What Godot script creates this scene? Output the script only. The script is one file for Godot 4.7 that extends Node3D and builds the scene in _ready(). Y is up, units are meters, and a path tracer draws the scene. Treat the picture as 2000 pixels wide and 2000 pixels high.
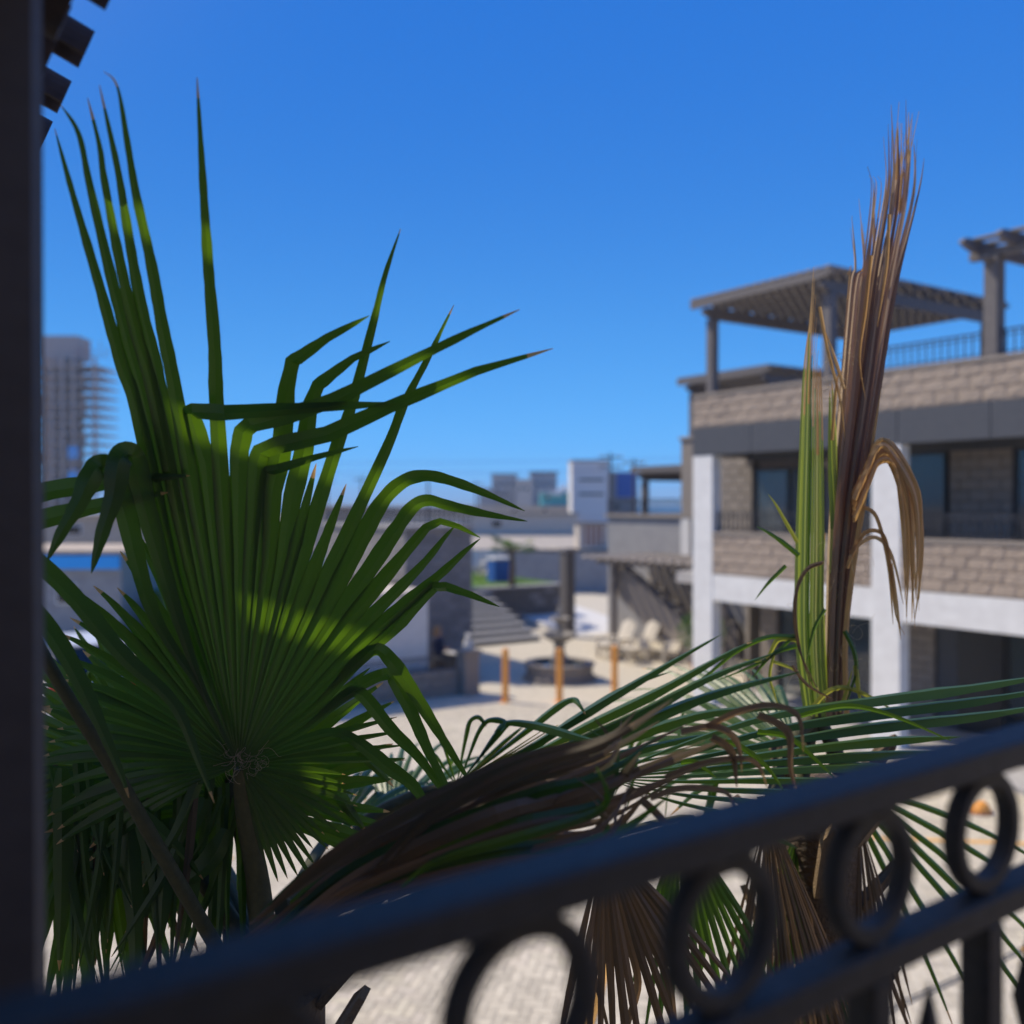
extends Node3D

# A view from an upper balcony: black iron railing, two fan palms, a paved plaza, stone-clad buildings with pergolas.
# World: camera at (0, 4.5, 0) looking along -Z. The whole resort is laid out on a grid turned by TURN ("town" axes):
# town X runs along the railing to the right and away, town Z towards the camera's building.

const FOCAL := 1880.7
const EYE := 4.5
const TURN := 0.58469
var rng := RandomNumberGenerator.new()
var taken := {}
var M := {}

# ---------------------------------------------------------------- places and nodes
func sight(u: float, v: float, d: float) -> Vector3:
	return Vector3((u - 1000.0) / FOCAL * d, EYE - (v - 985.0) / FOCAL * d, -d)

func town(x: float, y: float, z: float) -> Vector3:
	return Vector3(x, y, z).rotated(Vector3.UP, TURN)

func numbered(n: String) -> String:
	taken[n] = taken.get(n, -1) + 1
	return n if taken[n] == 0 else "%s_%03d" % [n, taken[n]]

func tag(o: Node, label: String, category := "", group := "", kind := "") -> void:
	if label: o.set_meta("label", label)
	if category: o.set_meta("category", category)
	if group: o.set_meta("group", group)
	if kind: o.set_meta("kind", kind)

func thing(called: String, label: String, category: String, place: Vector3, turn := TURN, group := "") -> Node3D:
	var o := Node3D.new()
	o.name = numbered(called)
	add_child(o)
	o.position = place
	o.rotation.y = turn
	tag(o, label, category, group)
	return o

func copy_of(src: Node3D, called: String, place: Vector3, turn: float, label := "") -> Node3D:
	var o: Node3D = src.duplicate()
	o.name = numbered(called)
	add_child(o)
	o.position = place
	o.rotation.y = turn
	if label: o.set_meta("label", label)
	return o

func put(called: String, mesh: Mesh, m: Material, parent: Node, xf := Transform3D()) -> MeshInstance3D:
	var o := MeshInstance3D.new()
	o.mesh = mesh
	if m: o.material_override = m
	o.transform = xf
	o.name = called
	parent.add_child(o, true)
	return o

func begin() -> SurfaceTool:
	var st := SurfaceTool.new()
	st.begin(Mesh.PRIMITIVE_TRIANGLES)
	return st

func done(st: SurfaceTool, called: String, m: Material, parent: Node) -> MeshInstance3D:
	return put(called, st.commit(), m, parent)

func structure(called: String, st: SurfaceTool, m: Material, label := "") -> MeshInstance3D:
	var o := put(numbered(called), st.commit(), m, self)
	o.set_meta("kind", "structure")
	if label: o.set_meta("label", label)
	return o

# ---------------------------------------------------------------- shapes
func tri(st: SurfaceTool, a: Vector3, b: Vector3, c: Vector3) -> void:
	# a, b, c run counter-clockwise seen from outside
	var n := (b - a).cross(c - a).normalized()
	for p: Vector3 in [a, c, b]:
		st.set_normal(n)
		st.add_vertex(p)

func quad(st: SurfaceTool, a: Vector3, b: Vector3, c: Vector3, d: Vector3) -> void:
	var n := (c - a).cross(d - b).normalized()
	for p: Vector3 in [a, c, b, a, d, c]:
		st.set_normal(n)
		st.add_vertex(p)

func box(st: SurfaceTool, c: Vector3, s: Vector3, bev := 0.0, xf := Transform3D()) -> void:
	var h := s * 0.5
	var e: float = minf(bev, 0.45 * minf(h.x, minf(h.y, h.z)) * 2.0)
	var k := h - Vector3.ONE * e
	var P := func(x: float, y: float, z: float) -> Vector3: return xf * (c + Vector3(x, y, z))
	var H := [h.x, h.y, h.z]
	var K := [k.x, k.y, k.z]
	for ax in 3:
		var i := (ax + 1) % 3
		var j := (ax + 2) % 3
		for s1: float in [-1.0, 1.0]:
			var q: Array = []
			for ij: Vector2 in [Vector2(-1, -1), Vector2(1, -1), Vector2(1, 1), Vector2(-1, 1)]:
				var v := Vector3.ZERO
				v[ax] = s1 * H[ax]
				v[i] = ij.x * K[i]
				v[j] = ij.y * K[j]
				q.append(P.call(v.x, v.y, v.z))
			if s1 > 0: quad(st, q[0], q[1], q[2], q[3])
			else: quad(st, q[3], q[2], q[1], q[0])
	if e <= 0.0:
		return
	for ax in 3:
		var i := (ax + 1) % 3
		var j := (ax + 2) % 3
		for si: float in [-1.0, 1.0]:
			for sj: float in [-1.0, 1.0]:
				var q: Array = []
				for t: Array in [[-1.0, true], [1.0, true], [1.0, false], [-1.0, false]]:
					var v := Vector3.ZERO
					v[ax] = t[0] * K[ax]
					v[i] = si * (H[i] if t[1] else K[i])
					v[j] = sj * (K[j] if t[1] else H[j])
					q.append(P.call(v.x, v.y, v.z))
				if si * sj < 0: quad(st, q[0], q[1], q[2], q[3])
				else: quad(st, q[3], q[2], q[1], q[0])
	for sx: float in [-1.0, 1.0]:
		for sy: float in [-1.0, 1.0]:
			for sz: float in [-1.0, 1.0]:
				var a: Vector3 = P.call(sx * h.x, sy * k.y, sz * k.z)
				var b: Vector3 = P.call(sx * k.x, sy * h.y, sz * k.z)
				var d: Vector3 = P.call(sx * k.x, sy * k.y, sz * h.z)
				if sx * sy * sz > 0: tri(st, a, b, d)
				else: tri(st, a, d, b)

func box_mesh(s: Vector3, bev := 0.0) -> ArrayMesh:
	var st := begin()
	box(st, Vector3.ZERO, s, bev)
	return st.commit()

func span(st: SurfaceTool, lo: Vector3, hi: Vector3, bev := 0.0) -> void:
	box(st, (lo + hi) * 0.5, (hi - lo).abs(), bev)

func part_box(called: String, lo: Vector3, hi: Vector3, m: Material, parent: Node, bev := 0.0) -> MeshInstance3D:
	var st := begin()
	span(st, lo, hi, bev)
	return done(st, called, m, parent)

func beam(st: SurfaceTool, a: Vector3, b: Vector3, w: float, h: float, bev := 0.0) -> void:
	var z := (b - a).normalized()
	var up := Vector3.UP if absf(z.y) < 0.95 else Vector3.RIGHT
	var x := up.cross(z).normalized()
	var y := z.cross(x)
	box(st, Vector3.ZERO, Vector3(w, h, a.distance_to(b)), bev, Transform3D(Basis(x, y, z), (a + b) * 0.5))

func tube(st: SurfaceTool, pts: Array, radii: Array, sides := 8, caps := true) -> void:
	var n := pts.size()
	var rings: Array = []
	var norms: Array = []
	var x := Vector3.ZERO
	for i in n:
		var t: Vector3 = (pts[mini(i + 1, n - 1)] - pts[maxi(i - 1, 0)]).normalized()
		if x == Vector3.ZERO:
			x = t.cross(Vector3.UP if absf(t.y) < 0.9 else Vector3.RIGHT).normalized()
		x = (x - t * x.dot(t)).normalized()
		var y := t.cross(x)
		var ring: Array = []
		var nr: Array = []
		for k in sides:
			var a := TAU * k / sides
			var dv := x * cos(a) + y * sin(a)
			nr.append(dv)
			ring.append(pts[i] + dv * float(radii[mini(i, radii.size() - 1)]))
		rings.append(ring)
		norms.append(nr)
	for i in n - 1:
		for k in sides:
			var k2 := (k + 1) % sides
			for c: Array in [[i, k], [i + 1, k2], [i, k2], [i, k], [i + 1, k], [i + 1, k2]]:
				st.set_normal(norms[c[0]][c[1]])
				st.set_uv(Vector2(float(c[1]) / sides, float(c[0])))
				st.add_vertex(rings[c[0]][c[1]])
	if caps:
		for k in range(1, sides - 1):
			tri(st, rings[0][0], rings[0][k + 1], rings[0][k])
			tri(st, rings[n - 1][0], rings[n - 1][k], rings[n - 1][k + 1])

func lathe(st: SurfaceTool, prof: Array, sides := 24, centre := Vector3.ZERO) -> void:
	for i in prof.size() - 1:
		var p: Vector2 = prof[i]
		var q: Vector2 = prof[i + 1]
		var d := (q - p).normalized()
		for k in sides:
			var a := TAU * k / sides
			var b := TAU * (k + 1) / sides
			var ea := Vector3(cos(a), 0, sin(a))
			var eb := Vector3(cos(b), 0, sin(b))
			var na := (ea * d.y + Vector3(0, -d.x, 0)).normalized()
			var nb := (eb * d.y + Vector3(0, -d.x, 0)).normalized()
			var v := [[centre + ea * p.x + Vector3(0, p.y, 0), na], [centre + eb * p.x + Vector3(0, p.y, 0), nb], [centre + eb * q.x + Vector3(0, q.y, 0), nb], [centre + ea * q.x + Vector3(0, q.y, 0), na]]
			for j: int in [0, 1, 2, 0, 2, 3]:
				st.set_normal(v[j][1])
				st.add_vertex(v[j][0])

func slab_poly(st: SurfaceTool, poly: Array, along: Vector3, xf := Transform3D()) -> void:
	# a polygon of Vector3 in one plane, swept by along
	var ax := Vector3(poly[1] - poly[0]).normalized()
	var nn := Vector3.ZERO
	for i in poly.size():
		nn += Vector3(poly[i]).cross(poly[(i + 1) % poly.size()])
	nn = nn.normalized()
	var ay := nn.cross(ax)
	var flat := PackedVector2Array()
	for p: Vector3 in poly:
		flat.append(Vector2(p.dot(ax), p.dot(ay)))
	var idx := Geometry2D.triangulate_polygon(flat)
	var same := along.dot(nn) > 0
	for i in range(0, idx.size(), 3):
		var a: Vector3 = xf * Vector3(poly[idx[i]])
		var b: Vector3 = xf * Vector3(poly[idx[i + 1]])
		var c: Vector3 = xf * Vector3(poly[idx[i + 2]])
		var w := xf.basis * along
		var facing := (b - a).cross(c - a).dot(w) > 0
		if facing:
			tri(st, a, c, b)
			tri(st, a + w, b + w, c + w)
		else:
			tri(st, a, b, c)
			tri(st, a + w, c + w, b + w)
	for i in poly.size():
		var a: Vector3 = xf * Vector3(poly[i])
		var b: Vector3 = xf * Vector3(poly[(i + 1) % poly.size()])
		var w := xf.basis * along
		if same: quad(st, a, b, b + w, a + w)
		else: quad(st, b, a, a + w, b + w)

func square_ring(st: SurfaceTool, c: Vector3, r_out: float, r_in: float, depth: float, n := 40) -> void:
	# axis along local Z, edges slightly rounded
	var e := minf(0.0025, depth * 0.2)
	var prof := [Vector2(r_in, -depth / 2 + e), Vector2(r_in + e, -depth / 2), Vector2(r_out - e, -depth / 2), Vector2(r_out, -depth / 2 + e), Vector2(r_out, depth / 2 - e), Vector2(r_out - e, depth / 2), Vector2(r_in + e, depth / 2), Vector2(r_in, depth / 2 - e)]
	for k in n:
		var a := TAU * k / n
		var b := TAU * (k + 1) / n
		for i in prof.size():
			var p: Vector2 = prof[i]
			var q: Vector2 = prof[(i + 1) % prof.size()]
			quad(st, c + Vector3(cos(a) * p.x, sin(a) * p.x, p.y), c + Vector3(cos(a) * q.x, sin(a) * q.x, q.y), c + Vector3(cos(b) * q.x, sin(b) * q.x, q.y), c + Vector3(cos(b) * p.x, sin(b) * p.x, p.y))

func smooth_path(ctrl: Array, per: int) -> Array:
	var out: Array = []
	var n := ctrl.size()
	for i in n - 1:
		var p0: Vector3 = ctrl[maxi(i - 1, 0)]
		var p1: Vector3 = ctrl[i]
		var p2: Vector3 = ctrl[i + 1]
		var p3: Vector3 = ctrl[mini(i + 2, n - 1)]
		for k in per:
			var t := float(k) / per
			out.append(0.5 * ((2.0 * p1) + (p2 - p0) * t + (2.0 * p0 - 5.0 * p1 + 4.0 * p2 - p3) * t * t + (3.0 * p1 - p0 - 3.0 * p2 + p3) * t * t * t))
	out.append(ctrl[n - 1])
	return out

# ---------------------------------------------------------------- materials
func lin(r: float, g: float, b: float) -> Color:
	return Color(r, g, b).linear_to_srgb()

func noise_tex(freq: float, lo: Color, hi: Color, seed_ := 1, size := 512, octaves := 4, kind := FastNoiseLite.TYPE_SIMPLEX_SMOOTH, mid := Color(0, 0, 0, 0)) -> NoiseTexture2D:
	var n := FastNoiseLite.new()
	n.seed = seed_
	n.frequency = freq
	n.noise_type = kind
	n.fractal_octaves = octaves
	var t := NoiseTexture2D.new()
	t.width = size
	t.height = size
	t.seamless = true
	t.noise = n
	var g := Gradient.new()
	g.set_color(0, lo)
	g.set_color(1, hi)
	if mid.a > 0.0: g.add_point(0.5, mid)
	t.color_ramp = g
	return t

func grey_noise(freq: float, seed_ := 1, size := 512, octaves := 4, kind := FastNoiseLite.TYPE_SIMPLEX_SMOOTH) -> NoiseTexture2D:
	return noise_tex(freq, Color.BLACK, Color.WHITE, seed_, size, octaves, kind)

func plain(c: Color, rough := 0.8, metal := 0.0) -> StandardMaterial3D:
	var m := StandardMaterial3D.new()
	m.albedo_color = c
	m.roughness = rough
	m.metallic = metal
	return m

func mottled(lo: Color, hi: Color, per_metre: float, rough := 0.85, relief_cm := 0.0, relief_tex: Texture2D = null, freq := 0.02, seed_ := 3) -> StandardMaterial3D:
	var m := StandardMaterial3D.new()
	m.albedo_texture = noise_tex(freq, lo, hi, seed_, 512, 5)
	m.roughness = rough
	m.uv1_triplanar = true
	m.uv1_world_triplanar = true
	m.uv1_scale = Vector3.ONE * per_metre
	if relief_cm > 0.0:
		m.heightmap_enabled = true
		m.heightmap_scale = relief_cm
		m.heightmap_texture = relief_tex
	return m

func leafy(r: float, g: float, b: float, glow: Color, rough := 0.42, veins: Texture2D = null) -> StandardMaterial3D:
	var m := plain(lin(r, g, b), rough)
	m.cull_mode = BaseMaterial3D.CULL_DISABLED
	m.metallic_specular = 0.4
	if glow.a > 0.0:
		m.backlight_enabled = true
		m.backlight = glow
	if veins:
		m.heightmap_enabled = true
		m.heightmap_texture = veins
		m.heightmap_scale = 0.012
	return m

func make_materials() -> void:
	var fine := grey_noise(0.05, 11, 512, 5)
	var coarse := grey_noise(0.018, 12, 512, 5)
	var rock := grey_noise(0.03, 13, 512, 4, FastNoiseLite.TYPE_CELLULAR)
	M.iron = mottled(lin(0.055, 0.051, 0.046), lin(0.090, 0.083, 0.074), 5.0, 0.6, 0.06, fine)
	M.iron.metallic_specular = 0.38
	M.iron_far = plain(lin(0.03, 0.03, 0.035), 0.5)
	M.post_paint = mottled(lin(0.075, 0.062, 0.058), lin(0.105, 0.087, 0.08), 2.0, 0.6, 0.05, fine)
	M.clay_tile = mottled(lin(0.055, 0.045, 0.05), lin(0.10, 0.075, 0.07), 3.0, 0.85, 0.1, fine)
	M.plaster_near = mottled(lin(0.36, 0.31, 0.25), lin(0.44, 0.385, 0.32), 1.2, 0.9, 0.15, fine)
	M.floor_tile = mottled(lin(0.20, 0.165, 0.135), lin(0.27, 0.23, 0.19), 1.5, 0.7)
	M.dark_wood = mottled(lin(0.045, 0.038, 0.036), lin(0.075, 0.06, 0.055), 2.0, 0.7, 0.1, fine)
	M.pergola_wood = mottled(lin(0.11, 0.10, 0.10), lin(0.18, 0.16, 0.15), 1.0, 0.75, 0.1, fine)
	M.pergola_pale = mottled(lin(0.24, 0.215, 0.195), lin(0.34, 0.30, 0.27), 1.0, 0.8, 0.1, fine)
	M.ground = mottled(lin(0.34, 0.29, 0.23), lin(0.46, 0.40, 0.33), 0.06, 0.95, 0.3, coarse)
	M.plaza = mottled(lin(0.47, 0.415, 0.32), lin(0.59, 0.525, 0.41), 0.35, 0.92, 0.15, fine, 0.02, 5)
	M.joint = mottled(lin(0.22, 0.19, 0.16), lin(0.32, 0.28, 0.24), 1.0, 0.95)
	M.pavers = []
	for i in 5:
		var k := 0.90 + 0.06 * i
		M.pavers.append(mottled(lin(0.45 * k, 0.395 * k, 0.305 * k), lin(0.59 * k, 0.525 * k, 0.41 * k), 0.9, 0.9, 0.12, fine, 0.03, 20 + i))
	M.orange_line = mottled(lin(0.72, 0.36, 0.07), lin(0.80, 0.46, 0.14), 1.4, 0.75, 0.05, fine)
	M.orange_paint = mottled(lin(0.80, 0.31, 0.045), lin(0.90, 0.40, 0.08), 2.0, 0.5)
	M.asphalt = mottled(lin(0.05, 0.05, 0.052), lin(0.08, 0.08, 0.08), 0.3, 0.95)
	M.split_stone = []
	M.block_stone = []
	for i in 4:
		var k := 0.95 + 0.035 * i
		M.split_stone.append(mottled(lin(0.29 * k, 0.23 * k, 0.18 * k), lin(0.46 * k, 0.375 * k, 0.30 * k), 2.2, 0.95, 1.5, rock, 0.02, 30 + i))
		M.block_stone.append(mottled(lin(0.22 * k, 0.19 * k, 0.16 * k), lin(0.32 * k, 0.275 * k, 0.235 * k), 1.6, 0.95, 0.6, fine, 0.02, 40 + i))
	M.grey_block = []
	for i in 4:
		var k := 0.9 + 0.07 * i
		M.grey_block.append(mottled(lin(0.20 * k, 0.185 * k, 0.18 * k), lin(0.30 * k, 0.28 * k, 0.27 * k), 1.5, 0.95, 0.5, fine, 0.02, 50 + i))
	M.mortar = mottled(lin(0.12, 0.105, 0.09), lin(0.17, 0.15, 0.13), 1.0, 0.95)
	M.white_paint = mottled(lin(0.64, 0.63, 0.61), lin(0.80, 0.80, 0.78), 0.45, 0.75, 0.2, fine, 0.012)
	M.off_white = mottled(lin(0.60, 0.58, 0.55), lin(0.70, 0.68, 0.65), 0.6, 0.85, 0.1, fine)
	M.slate_paint = mottled(lin(0.055, 0.06, 0.072), lin(0.075, 0.08, 0.092), 0.6, 0.6)
	M.dark_frame = plain(lin(0.02, 0.02, 0.022), 0.4)
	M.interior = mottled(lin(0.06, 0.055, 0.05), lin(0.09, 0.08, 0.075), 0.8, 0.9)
	M.blind = plain(lin(0.32, 0.36, 0.38), 0.8)
	M.glass = StandardMaterial3D.new()
	M.glass.transparency = BaseMaterial3D.TRANSPARENCY_ALPHA
	M.glass.albedo_color = Color(0.35, 0.4, 0.42, 0.35)
	M.glass.roughness = 0.04
	M.tan_wall = mottled(lin(0.42, 0.33, 0.24), lin(0.52, 0.43, 0.33), 0.15, 0.95)
	M.sand_wall = mottled(lin(0.46, 0.40, 0.33), lin(0.56, 0.50, 0.42), 0.15, 0.95)
	M.grey_wall = mottled(lin(0.26, 0.25, 0.25), lin(0.34, 0.33, 0.32), 0.2, 0.95)
	M.roof_dark = mottled(lin(0.06, 0.06, 0.065), lin(0.10, 0.10, 0.105), 0.3, 0.9)
	M.concrete = mottled(lin(0.36, 0.34, 0.32), lin(0.46, 0.44, 0.42), 0.3, 0.95)
	M.raw_concrete = mottled(lin(0.34, 0.27, 0.23), lin(0.46, 0.38, 0.33), 0.1, 0.95)
	M.rust_paint = plain(lin(0.26, 0.10, 0.07), 0.8)
	M.blue_paint = plain(lin(0.03, 0.36, 0.82), 0.6)
	M.blue_deep = plain(lin(0.02, 0.10, 0.36), 0.6)
	M.teal = plain(lin(0.10, 0.40, 0.38), 0.7)
	M.step_tread = mottled(lin(0.40, 0.39, 0.37), lin(0.50, 0.48, 0.46), 0.8, 0.9)
	M.shaded_riser = mottled(lin(0.07, 0.07, 0.07), lin(0.11, 0.105, 0.10), 0.8, 0.9)  # shade on the riser faces is put into this dark colour
	M.dark_stone = mottled(lin(0.10, 0.09, 0.085), lin(0.16, 0.145, 0.135), 0.9, 0.95, 1.0, rock)
	M.fountain_stone = mottled(lin(0.22, 0.20, 0.17), lin(0.34, 0.31, 0.27), 2.0, 0.85, 0.3, fine)
	M.statue = mottled(lin(0.50, 0.47, 0.42), lin(0.62, 0.59, 0.53), 3.0, 0.85)
	M.chair_cream = mottled(lin(0.58, 0.52, 0.42), lin(0.68, 0.62, 0.52), 2.0, 0.6)
	M.water = plain(lin(0.03, 0.07, 0.08), 0.05)
	M.sea = plain(lin(0.02, 0.09, 0.16), 0.25)
	M.lawn = mottled(lin(0.06, 0.13, 0.025), lin(0.11, 0.20, 0.04), 1.5, 0.95)
	M.wood_plank = mottled(lin(0.30, 0.20, 0.10), lin(0.42, 0.30, 0.17), 2.0, 0.8)
	M.tyre = plain(lin(0.02, 0.02, 0.02), 0.9)
	M.chrome = plain(lin(0.5, 0.5, 0.5), 0.25, 1.0)
	M.car_white = plain(lin(0.68, 0.68, 0.67), 0.25)
	M.car_white.clearcoat_enabled = true
	M.car_dark = plain(lin(0.025, 0.027, 0.03), 0.25)
	M.car_dark.clearcoat_enabled = true
	M.car_glass = plain(lin(0.01, 0.012, 0.014), 0.05)
	M.tail_red = plain(lin(0.45, 0.015, 0.015), 0.3)
	M.skin = plain(lin(0.40, 0.24, 0.16), 0.6)
	M.hair = plain(lin(0.42, 0.24, 0.09), 0.7)
	M.cloth_navy = plain(lin(0.025, 0.03, 0.06), 0.9)
	M.cloth_grey = plain(lin(0.09, 0.09, 0.10), 0.9)
	# palms
	var vein := FastNoiseLite.new()
	vein.seed = 5
	vein.frequency = 0.045
	var img := Image.create(256, 8, false, Image.FORMAT_L8)
	for x in 256:
		var g := 0.5 + 0.5 * vein.get_noise_1d(x)
		for y in 8:
			img.set_pixel(x, y, Color(g, g, g))
	var veins := ImageTexture.create_from_image(img)
	M.leaf = []
	for k: Array in [[0.030, 0.062, 0.022], [0.026, 0.056, 0.024], [0.036, 0.068, 0.020], [0.030, 0.058, 0.026]]:
		M.leaf.append(leafy(k[0], k[1], k[2], lin(0.095, 0.19, 0.004), 0.40, veins))
	M.leaf_yellow = leafy(0.24, 0.24, 0.045, lin(0.45, 0.45, 0.05), 0.5, veins)
	M.leaf_dry = []
	for k: Array in [[0.48, 0.31, 0.13], [0.56, 0.39, 0.19], [0.38, 0.22, 0.09]]:
		M.leaf_dry.append(leafy(k[0], k[1], k[2], lin(0.60, 0.36, 0.12), 0.6, veins))
	M.leaf_dead = []
	for k: Array in [[0.095, 0.072, 0.044], [0.14, 0.10, 0.062], [0.065, 0.052, 0.032], [0.19, 0.135, 0.085]]:
		M.leaf_dead.append(leafy(k[0], k[1], k[2], lin(0.18, 0.10, 0.04), 0.65, veins))
	M.spear_brown = []
	for k: Array in [[0.24, 0.165, 0.105], [0.33, 0.235, 0.15], [0.46, 0.35, 0.23], [0.17, 0.115, 0.08]]:
		M.spear_brown.append(leafy(k[0], k[1], k[2], lin(0.20, 0.10, 0.06), 0.6, veins))
	M.spear_green = []
	for k: Array in [[0.22, 0.27, 0.10], [0.32, 0.33, 0.14], [0.12, 0.19, 0.075]]:
		M.spear_green.append(leafy(k[0], k[1], k[2], lin(0.35, 0.42, 0.05), 0.5, veins))
	M.petiole = mottled(lin(0.05, 0.052, 0.022), lin(0.09, 0.085, 0.036), 4.0, 0.8, 0.1, fine)
	M.trunk = mottled(lin(0.10, 0.07, 0.045), lin(0.17, 0.12, 0.075), 4.0, 0.95, 1.0, coarse)
	M.boot = mottled(lin(0.16, 0.11, 0.06), lin(0.28, 0.19, 0.10), 5.0, 0.9, 0.4, fine)
	M.thread = leafy(0.42, 0.34, 0.22, lin(0.3, 0.2, 0.1), 0.6)

# ---------------------------------------------------------------- palm pieces
# One pleated leaf segment: a ribbon folded along its middle. w(t) gives the width.
func blade(ctrl: Array, width: Callable, face: Vector3, fold := 0.28, per := 5, dry := 0.0, sharp := false) -> ArrayMesh:
	var pts := smooth_path(ctrl, per)
	if sharp:
		pts = []
		for i in ctrl.size() - 1:
			for k in 3:
				pts.append(Vector3(ctrl[i]).lerp(ctrl[i + 1], k / 3.0))
		pts.append(ctrl[ctrl.size() - 1])
	var n := pts.size()
	var total := 0.0
	var run: Array = [0.0]
	for i in n - 1:
		total += pts[i].distance_to(pts[i + 1])
		run.append(total)
	var L: Array = []
	var C: Array = []
	var R: Array = []
	var prev_side := Vector3.ZERO
	var wob := rng.randf() * TAU
	for i in n:
		var t: Vector3 = (pts[mini(i + 1, n - 1)] - pts[maxi(i - 1, 0)]).normalized()
		var side := t.cross(face).normalized()
		if prev_side != Vector3.ZERO:
			if side.dot(prev_side) < 0.0: side = -side
			side = (side + prev_side * 0.7).normalized()
			side = (side - t * side.dot(t)).normalized()
		prev_side = side
		var nn := side.cross(t).normalized()
		var w: float = width.call(run[i] / total, run[i])
		var f2: float = run[i] / total
		w *= 1.0 + 0.10 * f2 * sin(wob + run[i] * 37.0) * sin(wob * 3.0 + run[i] * 91.0)
		L.append(pts[i] - side * w * 0.5)
		R.append(pts[i] + side * w * 0.5)
		C.append(pts[i] + nn * w * fold)
	var mesh := ArrayMesh.new()
	var cut := n - 1
	if dry > 0.0:
		for i in n:
			if run[i] / total > 1.0 - dry:
				cut = i
				break
	for sec: Array in [[0, cut], [cut, n - 1]]:
		if sec[1] <= sec[0]:
			continue
		var st := begin()
		for pair: Array in [[L, C, 0.0], [C, R, 0.5]]:
			for i in range(sec[0], sec[1]):
				var A: Array = pair[0]
				var B: Array = pair[1]
				var nr: Vector3 = (Vector3(A[i]) - Vector3(B[i + 1])).cross(Vector3(B[i]) - Vector3(A[i + 1])).normalized()
				for c: Array in [[A[i], 0, i], [B[i + 1], 1, i + 1], [B[i], 1, i], [A[i], 0, i], [A[i + 1], 0, i + 1], [B[i + 1], 1, i + 1]]:
					st.set_normal(nr)
					st.set_uv(Vector2(float(pair[2]) + 0.5 * c[1], float(run[c[2]]) * 2.0))
					st.add_vertex(c[0])
		mesh = st.commit(mesh)
	return mesh

func segment(parent: Node3D, base: Vector3, ctrl: Array, gap: float, wmax: float, m: Material, face: Vector3, taper_from := 0.5, fold := 0.28, dry := 0.05, called := "leaf_segment", sharp := false) -> MeshInstance3D:
	# gap: distance to the neighbour per metre from the hub (radians); wmax: widest, in metres
	var local: Array = []
	for p: Vector3 in ctrl:
		local.append(p - base)
	var w := func(t: float, r: float) -> float:
		var k := 1.0
		if t > taper_from:
			k = pow(maxf(1.0 - (t - taper_from) / (1.0 - taper_from), 0.0), 0.62)
		return maxf(minf(wmax * k, gap * (r + 0.03) * 1.04), 0.0012)
	var mesh := blade(local, w, face, fold, 6, dry, sharp)
	var o := put(called, mesh, null, parent)
	mesh.surface_set_material(0, m)
	if mesh.get_surface_count() > 1:
		mesh.surface_set_material(1, M.leaf_dry[rng.randi() % 3])
	return o

func stalk(parent: Node3D, base: Vector3, ctrl: Array, r0: float, r1: float, m: Material, called := "petiole") -> void:
	var pts := smooth_path(ctrl, 5)
	var st := begin()
	var loc: Array = []
	var rad: Array = []
	for i in pts.size():
		loc.append(Vector3(pts[i]) - base)
		rad.append(lerpf(r0, r1, float(i) / (pts.size() - 1)))
	tube(st, loc, rad, 7)
	done(st, called, m, parent)

func threads(parent: Node3D, base: Vector3, around: Array, count: int, spread: float, length: float, thick := 0.0005) -> void:
	var st := begin()
	for i in count:
		var p: Vector3 = around[rng.randi() % around.size()]
		p += Vector3(rng.randf_range(-1, 1), rng.randf_range(-1, 1), rng.randf_range(-1, 1)) * spread
		var d := Vector3(rng.randf_range(-1, 1), rng.randf_range(-1, 1), rng.randf_range(-0.4, 0.4)).normalized()
		var curl := Vector3(rng.randf_range(-1, 1), rng.randf_range(-1, 1), rng.randf_range(-1, 1)).normalized() * rng.randf_range(2.0, 9.0)
		var pts: Array = []
		var steps := 9
		for k in steps:
			pts.append(p - base)
			p += d * length / steps
			d = d.rotated(curl.normalized(), curl.length() * 0.12).normalized()
		tube(st, pts, [thick], 3, false)
	var o := done(st, "fibre_threads", M.thread, parent)
	o.set_meta("kind", "stuff")

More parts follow.
